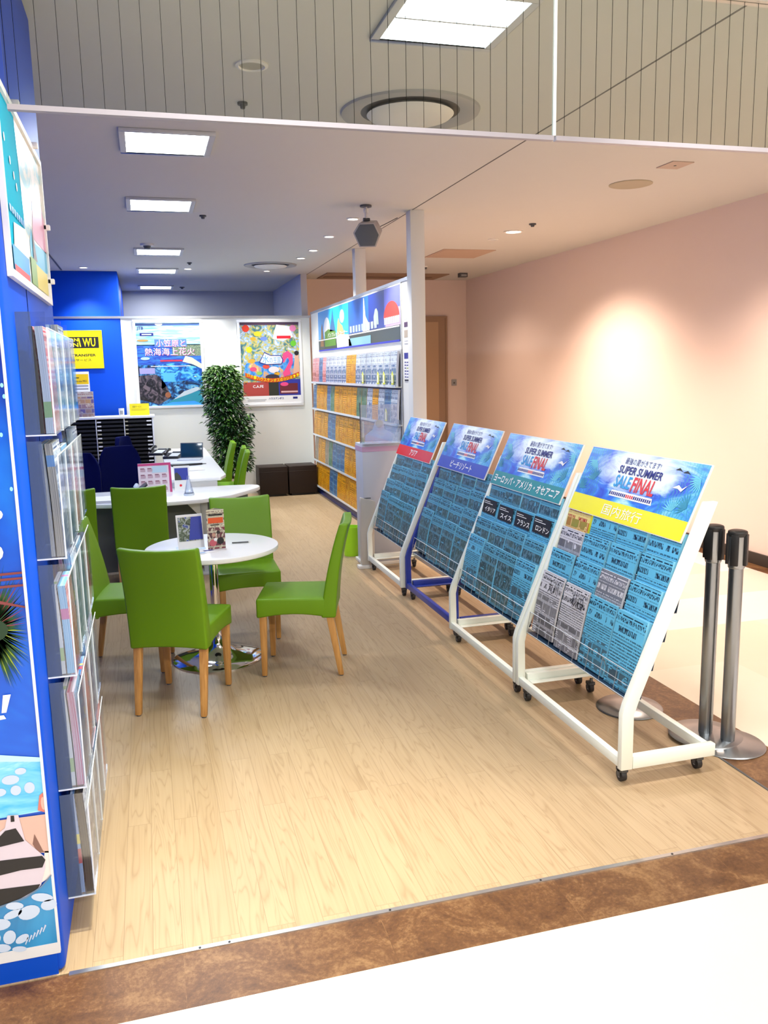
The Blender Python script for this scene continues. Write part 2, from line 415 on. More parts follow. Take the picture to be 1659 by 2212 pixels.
struct('ceiling', b, 'flat grey-beige ceiling')
b = MB(); b.box((5.05, -2, 0), (5.15, 13, CZ), M_WALLR); struct('wall_right', b, 'long peach-coloured wall')
b = MB(); b.box((5.03, -2, 0), (5.05, 12.95, .1), mat('dark_skirting', (.035, .025, .02), .5)); struct('baseboard_right', b)
b = MB(); b.box((2.3, 12.97, 0), (5.1, 13.07, CZ), M_WALLR); struct('wall_far', b, 'peach end wall of the passage')
b = MB(); b.box((-3, 15, 0), (2.4, 15.1, CZ), M_GREYW); b.box((2.25, 12.3, 0), (2.34, 15, CZ), M_GREYW); struct('wall_back', b, 'grey wall behind the white partition')
b = MB(); b.box((2.3, 12.9, 0), (2.44, 13.05, CZ), M_COLM); struct('column', b)
# blue side wall (poster end) and rear blue block
b = MB(); b.box((-1.9, 2.42, 0), (-.34, 3.75, CZ), M_BLUE)
w = struct('wall_left', b, 'cobalt blue wall end with posters and brochure pockets', bevel=.02, segs=3)
b = MB(); b.box((-.3402, 2.918, .0), (-.3385, 2.923, CZ-.02), M_NAVY); b.box((-1.9, 2.4165, .0), (-.36, 2.4195, .075), M_BLUE); struct('trim_5', b, 'dark seam in the blue wall')
b = MB(); b.box((-1.25, 3.75, 0), (-1.2, 12.3, CZ), M_BLUE); struct('wall_left', b, 'blue inner side wall')
b = MB(); b.box((-1.2, 12.2, 0), (-.262, 15, CZ), M_BLUE)
struct('wall_back', b, 'cobalt blue block behind the counter', bevel=.01)
b = MB(); b.box((-.262, 12.2, 0), (2.34, 12.25, 2.5), M_WHITEW)
w = struct('wall_back', b, 'white back partition with posters')
b = MB(); b.box((-1.2, 12.185, 2.5), (2.35, 12.265, 2.53), M_ALU); struct('trim_6', b, 'metal cap rail of the back partition')
# right partition carrying the brochure wall
b = MB(); b.box((2.363, 7.46, .1), (2.41, 12.2, 2.545), M_WHITEW); struct('partition', b, 'white partition carrying the brochure wall')
b = MB(); b.box((2.355, 7.46, 2.545), (2.418, 12.2, 2.575), M_ALU); b.box((2.354, 7.72, .5), (2.362, 7.735, 2.545), M_ALU)
struct('trim_7', b, 'metal cap rail of the brochure partition')
b = MB(); b.box((2.335, 7.46, 0), (2.41, 12.2, .1), mat('blue_kickboard', (.01, .03, .22), .4)); struct('baseboard_right', b, 'dark blue kickboard under the brochure wall')
for y in (7.395, 9.75):
    b = MB(); b.box((2.335, y-.065, 0), (2.465, y+.065, CZ), M_COLM)
    if y > 8: b.T = Matrix.Translation((.085, 0, 0))
    if y > 8: b = MB(); b.box((2.412, y-.065, 0), (2.54, y+.065, CZ), M_COLM)
    struct('column', b, 'square white column', bevel=.004)
# door in the end wall
b = MB(); DM = mat('door_frame_tan', (.36, .23, .15), .5); DP = mat('door_leaf_tan', (.50, .33, .20), .5)
b.box((3.3, 12.94, 0), (4.36+.32, 12.97, 2.53), DM)
d = struct('door_1', b, 'tan flush door in the end wall')
b = MB(); b.box((3.36, 12.93, 0), (4.56, 12.945, 2.47), DP); b.build('door_leaf', d)
b = MB(); b.box((3.28, 12.925, 2.53), (4.71, 12.97, 2.56), DM); b.box((4.68, 12.925, 0), (4.71, 12.97, 2.53), DM); b.build('door_trim', d)
b = MB(); b.box((4.79, 12.955, 1.46), (4.875, 12.97, 1.56), M_GREYP); b.box((4.815, 12.95, 1.49), (4.845, 12.956, 1.52), M_DGREY)
tag(b.build('wall_switch', bevel=.003), 'small grey wall switch beside the tan door', 'switch')

# smoke-barrier glass above the shop front
M_GL = clear_plastic('wired_glass', (.86, .90, .87), .05)
M_WR = mat('embedded_wire', (.006, .008, .007), .9, spec=0)
for n, (x0, x1) in enumerate(((-.285, 1.214), (1.222, 4.9))):
    b = MB(); b.box((x0, 2.405, 2.42), (x1, 2.411, 2.845), M_GL)
    x = x0+.03
    while x < x1:
        b.cyl((x, 2.408, 2.42), (x, 2.408, 2.845), .0008, m=M_WR, n=4, caps=False); x += .0508
    g = struct('window_%d' % (n+1), b, 'wired smoke-barrier glass pane, %s of the bright seam' % ('left', 'right')[n])
    b = MB(); b.box((x0, 2.398, 2.408), (x1, 2.418, 2.421), mat('bright_aluminium', (.34, .33, .38), .4, .3)); b.build('window_frame', g)
b = MB(); b.box((1.2145, 2.401, 2.422), (1.2215, 2.413, 2.845), mat('glass_seal', (.85, .9, .95), .2)); struct('trim_8', b, 'bright vertical joint between the glass panes')
b = MB(); b.box((-1.9, 2.39, 2.845), (5.05, 2.43, 2.865), M_ALU); b.box((-1.9, 2.38, 2.865), (5.05, 2.44, CZ), M_COLM); struct('trim_9', b, 'header above the wired glass')

# ------------------------------------------------------------------ ceiling fittings
def panel_light(x, y):
    r = empty('ceiling_light', (x, y, CZ)); w = .27
    b = MB()
    for (ax, ay, bx, by) in ((-w, -w, w, -w+.035), (-w, w-.035, w, w), (-w, -w+.035, -w+.035, w-.035), (w-.035, -w+.035, w, w-.035)):
        b.box((ax, ay, -.018), (bx, by, -.001), M_LGREY)
    b.build('frame', r, bevel=.002)
    b = MB(); b.box((-w+.035, -w+.035, -.012), (w-.035, w-.035, -.006), M_LAMP); b.build('diffuser', r)
    b = MB(); b.box((-w+.035, -.006, -.020), (w-.035, .006, -.013), M_LGREY); b.build('divider', r)
    return r
NM = ['nearest square ceiling light, seen through the wired glass', 'square ceiling light just behind the glass edge, above the tables',
      'second square ceiling light behind the glass edge, in the row over the desk', 'third square ceiling light from the glass edge, over the desk',
      'fourth square ceiling light from the glass edge, above the back partition', 'farthest small square ceiling light behind the back partition']
p0 = panel_light(0, 0)
for i, (x, y) in enumerate(PANELS):
    o = p0 if i == 0 else copy_tree(p0)
    o.location = (x, y, CZ); tag(o, NM[i], 'ceiling light', 'square ceiling lights')
def vent(x, y, s, label):
    r = empty('air_diffuser', (x, y, CZ)); 
    b = MB(); b.lathe([(.345*s, 0), (.34*s, -.012), (.31*s, -.018), (.26*s, -.006), (.245*s, -.001)], mat('vent_grey', (.36, .36, .36), .5), n=40); b.build('outer_ring', r)
    b = MB(); b.lathe([(.245*s, -.001), (.235*s, -.001)], M_DGREY, n=40); b.lathe([(.24*s, -.002), (.20*s, -.003)], M_BLACK, n=40); b.build('air_gap', r)
    b = MB(); b.lathe([(.0, -.035), (.10*s, -.036), (.20*s, -.03), (.215*s, -.016), (.2*s, -.006)], M_OFFW, n=40); b.build('centre_plate', r)
    tag(r, label, 'air vent', 'round ceiling air diffusers')
vent(1.48, 4.62, 1.1, 'large round ceiling air diffuser seen through the glass'); vent(1.68, 11.32, 1.0, 'round ceiling air diffuser far back before the back wall')
def downlight(x, y, lit, label, r=.06, rim=M_OFFW, group='small round downlights'):
    t = empty('downlight', (x, y, CZ))
    b = MB(); b.lathe([(r, 0), (r, -.006), (r*.8, -.010), (r*.74, -.002)], rim, n=24); b.build('rim', t)
    b = MB(); b.cyl((0, 0, -.0035), (0, 0, -.002), r*.76, m=lit, n=24); b.build('lens', t)
    tag(t, label, 'downlight', group)
for (x, y), nm in zip(((1.94, 7.83), (1.94, 8.87), (1.97, 9.89), (1.95, 10.58)), ('lit downlight beside the grey ceiling speaker', 'second lit downlight along the brochure wall',
        'third lit downlight along the brochure wall', 'fourth lit downlight along the brochure wall')):
    downlight(x, y, M_LAMPW, nm)
downlight(-.66, 11.78, M_LAMPW, 'lit downlight in front of the blue block'); downlight(.65, 11.8, M_LAMPW, 'lit downlight right of the fourth square light')
downlight(1.72, 11.95, M_LAMPW, 'lit downlight just behind the far air diffuser', .05)
downlight(3.76, 8.31, M_LAMPW, 'bright downlight over the passage beside the peach wall', .1)
downlight(.56, 4.09, mat('reflector_metal', (.5, .48, .44), .3, .7), 'unlit ringed downlight seen through the glass', .075)
downlight(3.76, 8.84, M_LGREY, 'unlit grey disc behind the bright passage downlight', .06)
def small_cyl(name, x, y, r, h, m, label, cat, group=None):
    b = MB(); b.cyl((0, 0, 0), (0, 0, -h*.4), r, m=m, n=16); b.cyl((0, 0, -h*.4), (0, 0, -h), r*.6, r*.45, m=M_DGREY, n=12)
    o = b.build(name); o.location = (x, y, CZ); tag(o, label, cat, group)
small_cyl('sprinkler_head', .58, 4.64, .026, .03, M_DGREY, 'dark sprinkler head seen through the glass', 'sprinkler', 'sprinkler heads')
small_cyl('sprinkler_head', .59, 7.88, .03, .03, M_DGREY, 'dark sprinkler head right of the second square light', 'sprinkler', 'sprinkler heads')
small_cyl('sprinkler_head', 3.75, 7.84, .035, .03, M_DGREY, 'dark sprinkler head near the bright passage downlight', 'sprinkler', 'sprinkler heads')
small_cyl('sprinkler_head', .64, 11.17, .03, .03, M_DGREY, 'dark sprinkler head before the fourth square light', 'sprinkler', 'sprinkler heads')
small_cyl('sprinkler_head', .68, 14.3, .04, .03, M_DGREY, 'dark sprinkler head beside the farthest square light', 'sprinkler', 'sprinkler heads')
small_cyl('smoke_detector', .12, 9.66, .07, .05, M_OFFW, 'round smoke detector in front of the third square light', 'smoke detector')
small_cyl('sprinkler_head', 3.79, 11.24, .03, .04, M_OFFW, 'tiny white sprinkler head before the far ceiling recess', 'sprinkler', 'sprinkler heads')
b = MB(); b.box((-.06, -.05, -.06), (.06, .05, 0), M_DGREY); b.box((-.045, -.056, -.05), (.045, -.05, -.02), M_GREYP)
o = b.build('emergency_lamp', bevel=.006); o.location = (4.62, 12.0, CZ); tag(o, 'small dark box on the ceiling near the end wall', 'sensor')
b = MB(); b.lathe([(0, -.004), (.135, -.006), (.15, -.008), (.165, -.004), (.165, 0)], mat('speaker_grille', (.38, .34, .24), .6), n=36)
o = b.build('ceiling_speaker'); o.location = (3.72, 6.05, CZ); tag(o, 'round beige speaker grille in the passage ceiling', 'speaker')
b = MB(); b.box((-.085, -.10, -.006), (.085, .10, 0), mat('access_cover', (.48, .38, .31), .7)); b.cyl((0, 0, -.006), (0, 0, -.009), .01, m=M_DGREY, n=10)
o = b.build('ceiling_hatch'); o.location = (3.68, 5.42, CZ); tag(o, 'small square access cover near the round speaker grille', 'hatch', 'ceiling access covers')
b = MB(); b.box((-.33, -.36, -.006), (.33, .36, 0), mat('access_panel', (.50, .36, .27), .7)); b.box((-.30, -.33, -.008), (.30, .33, -.006), mat('access_panel'))
o = b.build('ceiling_hatch'); o.location = (3.8, 9.98, CZ); tag(o, 'large flat access panel in the passage ceiling', 'hatch', 'ceiling access covers')
b = MB(); b.box((2.6, 12.1, CZ-.012), (4.45, 12.85, CZ), mat('recess_tan', (.30, .20, .13), .8)); b.box((2.65, 12.45, CZ-.02), (4.3, 12.6, CZ-.012), mat('recess_tan2', (.22, .14, .09), .8))
struct('trim_10', b, 'tan ceiling recess at the end of the passage')
# grey hexagonal loudspeaker hanging from the ceiling
t = empty('hanging_speaker', (1.90, 7.2, CZ))
b = MB(); b.cyl((0, 0, 0), (0, 0, -.015), .05, m=M_DGREY); b.cyl((0, 0, -.015), (0, 0, -.12), .011, m=M_OFFW, n=10); b.cyl((0, 0, -.03), (0, 0, -.06), .022, m=M_OFFW, n=10)
b.cyl((-.025, 0, -.12), (.03, 0, -.12), .018, m=M_DGREY, n=10); b.build('bracket', t)
b = MB(); b.T = Matrix.Translation((.01, -.02, -.23)) @ Matrix.Rotation(math.radians(-18), 4, 'Z') @ Matrix.Rotation(math.radians(20), 4, 'X')
hx = [(-.125, .02), (-.07, .10), (.06, .10), (.105, .0), (.065, -.1), (-.075, -.1)]
n = 6; vs = [(x, -.08, z) for x, z in hx]+[(x*.92+.02, .1, z*.85) for x, z in hx]
b.mesh(vs, [(i, (i+1) % n, n+(i+1) % n, n+i) for i in range(n)]+[tuple(range(n, 2*n))], mat('speaker_shell', (.40, .38, .38), .5))
b.mesh([(x, -.08, z) for x, z in hx], [tuple(range(n-1, -1, -1))], mat('speaker_shell'))
sh = b.build('housing', t, bevel=.006)
b2 = MB(); b2.T = b.T; b2.prism([(x*.88, z*.88) for x, z in hx], 'y', -.088, -.0795, mat('speaker_cloth', (.11, .125, .14), .8)); b2.build('grille', t, bevel=.003)
b = MB(); b.tube([(.10, .02, -.18), (.25, .3, -.1), (.4, .5, -.02), (.44, .53, 0)], .004, M_DGREY, 6); b.build('cable', t)
tag(t, 'grey six-sided loudspeaker hanging from the ceiling on a bracket', 'loudspeaker')

# ------------------------------------------------------------------ green dining chairs
def make_chair():
    r = empty('dining_chair')
    b = MB(); w = .205                                     # seat pad with arched apron
    ys = [-.20+.42*i/8 for i in range(9)]
    def zb(y): return .355+.022*math.sin(math.pi*(y+.20)/.42)
    xs = [-w+2*w*i/6 for i in range(7)]
    vs = []; fs = []
    for x in xs:
        for y in ys: vs.append((x, y, .47+.008*math.cos(math.pi*x/w/2)*math.cos(math.pi*y/.5)))
    nb = len(vs)
    for x in xs:
        for y in ys: vs.append((x, y, min(zb(y), .385)+.014*math.cos(math.pi*x/w/2)*(1 if y > .15 else 0)))
    ny = len(ys)
    for i in range(6):
        for j in range(8):
            a = i*ny+j; fs.append((a, a+ny, a+ny+1, a+1)); c = nb+a; fs.append((c, c+1, c+ny+1, c+ny))
    for j in range(8):
        fs.append((j, j+1, nb+j+1, nb+j)); k = 6*ny; fs.append((k+j+1, k+j, nb+k+j, nb+k+j+1))
    for i in range(6):
        a = i*ny; fs.append((a+ny, a, nb+a, nb+a+ny)); a += 8; fs.append((a, a+ny, nb+a+ny, nb+a))
    b.mesh(vs, fs, M_GREEN); b.build('seat', r, bevel=.012, segs=3, smooth=50)
    b = MB(); vs = []; fs = []                             # backrest, gently dished, sweeping back
    K = 9
    for k in range(K):
        t = k/(K-1); z = .352+(.90-.352)*t
        yb = -.235-.020*t-.065*t*t; th = .085-.035*t
        for i in range(7):
            x = -w+2*w*i/6; dish = .012*t*(1-(x/w)**2)
            zz = z-(.014*(1-(x/w)**2) if k == K-1 else 0)+(.012*(1-(x/w)**2) if k == 0 else 0)
            vs.append((x*(1+.015*t), yb-dish, zz)); vs.append((x*(1+.015*t), yb+th-dish, zz))
    def id(k, i, s): return (k*7+i)*2+s
    for k in range(K-1):
        for i in range(6):
            fs.append((id(k, i, 0), id(k, i+1, 0), id(k+1, i+1, 0), id(k+1, i, 0)))
            fs.append((id(k, i+1, 1), id(k, i, 1), id(k+1, i, 1), id(k+1, i+1, 1)))
        fs.append((id(k, 0, 1), id(k, 0, 0), id(k+1, 0, 0), id(k+1, 0, 1)))
        fs.append((id(k, 6, 0), id(k, 6, 1), id(k+1, 6, 1), id(k+1, 6, 0)))
    for i in range(6):
        fs.append((id(K-1, i, 0), id(K-1, i+1, 0), id(K-1, i+1, 1), id(K-1, i, 1)))
        fs.append((id(0, i, 1), id(0, i+1, 1), id(0, i+1, 0), id(0, i, 0)))
    b.mesh(vs, fs, M_GREEN); b.build('backrest', r, bevel=.012, segs=3, smooth=50)
    for sx in (-1, 1):
        for yt, yo in ((.185, .19), (-.195, -.255)):
            b = MB(); cx = sx*.175; h = .021; g = .015
            b.hexa([(cx-g, yo-g, .006), (cx+g, yo-g, .006), (cx+g, yo+g, .006), (cx-g, yo+g, .006),
                    (cx-h, yt-h, .385), (cx+h, yt-h, .385), (cx+h, yt+h, .385), (cx-h, yt+h, .385)], M_LEG)
            l = b.build('leg', r, bevel=.004)
            b = MB(); b.cyl((cx, yo, 0), (cx, yo, .007), .012, m=M_DGREY, n=10); b.build('glide', l)
    return r
chair0 = make_chair()
def face(dx, dy): return math.atan2(dy, dx)-math.pi/2
CH = [  # centre, facing, label
    ((.115, 4.50), (.37, .93), 'lime green chair with its back to the camera, nearest at the round table'),
    ((.795, 4.80), (-.96, .28), 'lime green chair seen side-on at the right of the round table'),
    ((.575, 5.55), (-.02, -1), 'lime green chair behind the round table, facing the camera'),
    ((-.16, 5.15), (.985, -.17), 'lime green chair left of the round table, half behind the brochure pockets'),
    ((-.095, 7.00), (.02, 1), 'lime green chair at the curved counter, directly behind the nearest chair'),
    ((-.66, 7.00), (-.12, 1), 'lime green chair at the left end of the curved counter'),
    ((.74, 9.30), (-.97, .1), 'lime green chair at the right side of the desk, nearest of three'),
    ((.76, 9.85), (-.98, .12), 'lime green chair at the right side of the desk, middle of three'),
    ((.72, 10.6), (-1, .02), 'lime green chair at the right side of the desk, farthest of three')]
for i, ((x, y), (dx, dy), lb) in enumerate(CH):
    o = chair0 if i == 0 else copy_tree(chair0)
    o.location = (x, y, 0); o.rotation_euler = (0, 0, face(dx, dy))
    tag(o, lb, 'chair', 'chairs at the round table' if i < 4 else ('chairs at the curved counter' if i < 6 else 'chairs along the desk'))

# ------------------------------------------------------------------ round table
TX, TY = .33, 5.10
t = empty('round_table', (TX, TY, 0))
b = MB(); b.lathe([(0, .715), (.385, .715), (.397, .710), (.40, .700), (.397, .686), (.385, .68), (0, .68)], M_WHITE, n=72); b.build('tabletop', t)
b = MB(); b.lathe([(0, .07), (.028, .07), (.028, .68)], M_CHROME, n=24); b.cyl((0, 0, .655), (0, 0, .68), .11, m=M_BLACK, n=24); b.build('pedestal', t)
b = MB(); b.lathe([(.275, 0), (.275, .008), (.262, .018), (.19, .028), (.115, .05), (.07, .085), (.045, .125), (.034, .17), (.031, .2), (.028, .2)], M_CHROME, n=56); b.build('base', t)
tag(t, 'round white table on a trumpet-shaped chrome pedestal', 'table')
TZ = .716
b = MB()          # photo card stand
def stand(mb, x, y, w, h, lean, rz, m, back=M_ACR, base=.07):
    mb.T = Matrix.Translation((x, y, 0)) @ Matrix.Rotation(rz, 4, 'Z')
    a = (0, 0, 0)
c = cover('night_view_card', (.03, .05, .08), (.5, .55, .55), (.02, .05, .35), (.05, .12, .08), 3, photo=1, size=1.4)
b.T = Matrix.Translation((.205, 5.03, TZ)) @ Matrix.Rotation(math.radians(8), 4, 'Z')
def tilt_card(b, w, h, lean, mf, mb_, th=.003, z0=.004):
    d = lean*h
    b.hexa([(-w/2, 0, z0), (w/2, 0, z0), (w/2, th, z0), (-w/2, th, z0), (-w/2, d, z0+h), (w/2, d, z0+h), (w/2, d+th, z0+h), (-w/2, d+th, z0+h)], mb_)
    b.face([(-w/2, -.0006, z0), (w/2, -.0006, z0), (w/2, d-.0006, z0+h), (-w/2, d-.0006, z0+h)], mf)
tilt_card(b, .155, .20, .18, M_PAPER, M_ACRE)
b.face([(-.068, .004, .05), (.072, .004, .05), (.072, .0305, .19), (-.068, .0305, .19)], water_print('night_sea_photo', [(.3, (.01, .02, .02)), (.48, (.10, .14, .08)), (.55, (.5, .55, .5)), (.62, (.02, .06, .30))], 5))
b.face([(-.01, .0035, .055), (.072, .0035, .055), (.072, .0298, .19), (.01, .0298, .19)], mat('deep_blue_print', (.015, .04, .36), .3))
b.box((-.08, -.03, 0), (.08, .09, .004), M_ACR)
tag(b.build('card_stand'), 'clear card stand with a dark photo card on the round table', 'card stand')
b = MB(); b.T = Matrix.Translation((.35, 4.985, TZ)) @ Matrix.Rotation(math.radians(6), 4, 'Z')
lf = cover('leaflet_face', (.70, .66, .50), (.12, .05, .05), (.35, .05, .08), (.04, .03, .05), 5, photo=.55, size=1.2)
w, h = .105, .235
for (xa, ya, xb, yb) in ((-w/2, 0, w/2, 0), (w/2, 0, 0.005, .07), (.005, .07, -w/2, 0)):
    b.face([(xa, ya, 0), (xb, yb, 0), (xb*.98, yb*.9+.006, h), (xa*.98, ya*.9+.006, h)], lf)
sh = Sheet(b, (-w/2, -.0005, 0), (1, 0, 0), (0, .02, 1), w, h)
sh.rect(.08, .66, .92, .80, mat('orange_red', (.75, .10, .02), .5), 2); sh.rect(.12, .85, .9, .89, M_INK, 2); sh.rect(.2, .60, .7, .625, M_INK, 2)
for (u, v, r_, m_) in ((.36, .36, .11, mat('skin_print', (.55, .30, .22), .6)), (.62, .42, .10, mat('dark_hair_print', (.03, .02, .02), .6)), (.3, .16, .2, mat('pink_print', (.6, .12, .15), .6)), (.72, .2, .2, M_INK), (.45, .24, .10, M_PRW)): sh.disc(u, v, r_, m_, 2)
tag(b.build('folded_leaflet', smooth=0), 'tall three-sided beige leaflet standing on the round table', 'leaflet')
b = MB(); b.T = Matrix.Translation((.27, 4.93, TZ)) @ Matrix.Rotation(math.radians(20), 4, 'Z'); b.box((-.08, -.05, 0), (.07, .05, .0012), M_PAPER)
sh = Sheet(b, (-.08, -.05, .0013), (1, 0, 0), (0, 1, 0), .15, .10, .0003); sh.rect(.1, .1, .5, .3, mat('pale_blue_print', (.25, .5, .85), .5)); sh.rect(.55, .45, .95, .75, M_INKN)
tag(b.build('flat_leaflet'), 'white and blue leaflet lying on the round table', 'leaflet')
b = MB(); b.T = Matrix.Translation((.50, 5.10, TZ)) @ Matrix.Rotation(math.radians(-5), 4, 'Z'); b.cyl((-.05, 0, .005), (.05, 0, .005), .0045, m=M_DGREY, n=8); b.cyl((.05, 0, .005), (.062, 0, .005), .004, .001, m=M_ALU, n=8)
tag(b.build('pen'), 'dark pen lying on the round table', 'pen')

# ------------------------------------------------------------------ brochures
BL = (.12, .47, .72); BLD = (.035, .20, .34); INKB = (.01, .03, .06)
cov_blue = [cover('blue_newsprint_%d' % i, BL, INKB, (.06, .12, .16), (.10, .30, .42), i*3+1, photo=p, dens=.58, size=sz) for i, (p, sz) in enumerate(((.25, 1.25), (.45, 1.0), (.55, 1.1), (.30, 1.4)))]
cov_teal = [cover('teal_photo_cover_%d' % i, (.10, .36, .52), (.008, .025, .035), (.05, .12, .15), (.10, .20, .20), i*5+2, photo=.80, dens=.66, size=s, soft=True) for i, s in enumerate((1.6, 1.3, 1.8, 1.5))]
cov_grey = [cover('grey_newsprint_%d' % i, (.60, .60, .66), (.03, .03, .04), (.16, .16, .18), (.35, .35, .38), i*7+3, photo=p, dens=.6) for i, p in enumerate((.62, .4, .8))]
cov_dark = cover('dark_newsprint', (.16, .17, .20), (.6, .6, .65), (.05, .05, .06), (.1, .1, .12), 31, photo=.5)
cov_dhead = [cover('black_header_cover_%d' % i, BL, INKB, (.05, .1, .13), (.08, .2, .28), 40+i, photo=.4, head=None) for i in range(2)]
cov_col = cover('colourful_cover', (.80, .68, .22), (.45, .03, .02), (.75, .12, .03), (.20, .45, .05), 50, photo=.75, size=1.2)
M_EB = edges('blue_page_edges', (.12, .45, .70), (.30, .70, .92), 60)
M_EW = edges('grey_page_edges', (.55, .55, .60), (.80, .80, .85), 60)
M_EY = edges('yellow_page_edges', (.55, .62, .03), (.75, .75, .05), 60)

def brochure(front, edge, w=.222, h=.328, th=.012, curl=0.012):
    """a bundle of brochures standing up: local x = width, z = height, front faces -y"""
    b = MB(); K = 6; rows = []
    for k in range(K+1):
        t = k/K; y = -curl*math.sin(math.pi*t*.9)*.6+curl*.9*t*t
        rows.append((y, h*t))
    for k in range(K):
        (y0, z0), (y1, z1) = rows[k], rows[k+1]; v0, v1 = k/K, (k+1)/K
        b.face([(-w/2, y0, z0), (w/2, y0, z0), (w/2, y1, z1), (-w/2, y1, z1)], front, [(0, v0), (1, v0), (1, v1), (0, v1)])
        b.face([(w/2, y0+th, z0), (-w/2, y0+th, z0), (-w/2, y1+th, z1), (w/2, y1+th, z1)], edge, [(0, v0), (1, v0), (1, v1), (0, v1)])
        b.face([(w/2, y0, z0), (w/2, y0+th, z0), (w/2, y1+th, z1), (w/2, y1, z1)], edge, [(0, v0), (1, v0), (1, v1), (0, v1)])
        b.face([(-w/2, y0+th, z0), (-w/2, y0, z0), (-w/2, y1, z1), (-w/2, y1+th, z1)], edge, [(0, v0), (1, v0), (1, v1), (0, v1)])
    y, z = rows[-1]; b.face([(-w/2, y, z), (w/2, y, z), (w/2, y+th, z), (-w/2, y+th, z)], edge, [(0, 0), (0, 1), (.2, 1), (.2, 0)])
    y, z = rows[0]; b.face([(-w/2, y+th, z), (w/2, y+th, z), (w/2, y, z), (-w/2, y, z)], edge)
    return b
ORD = ['first', 'second', 'third', 'fourth', 'fifth', 'sixth', 'seventh', 'eighth', 'ninth', 'tenth', 'eleventh', 'twelfth', 'thirteenth',
       'fourteenth', 'fifteenth', 'sixteenth', 'seventeenth', 'eighteenth', 'nineteenth']

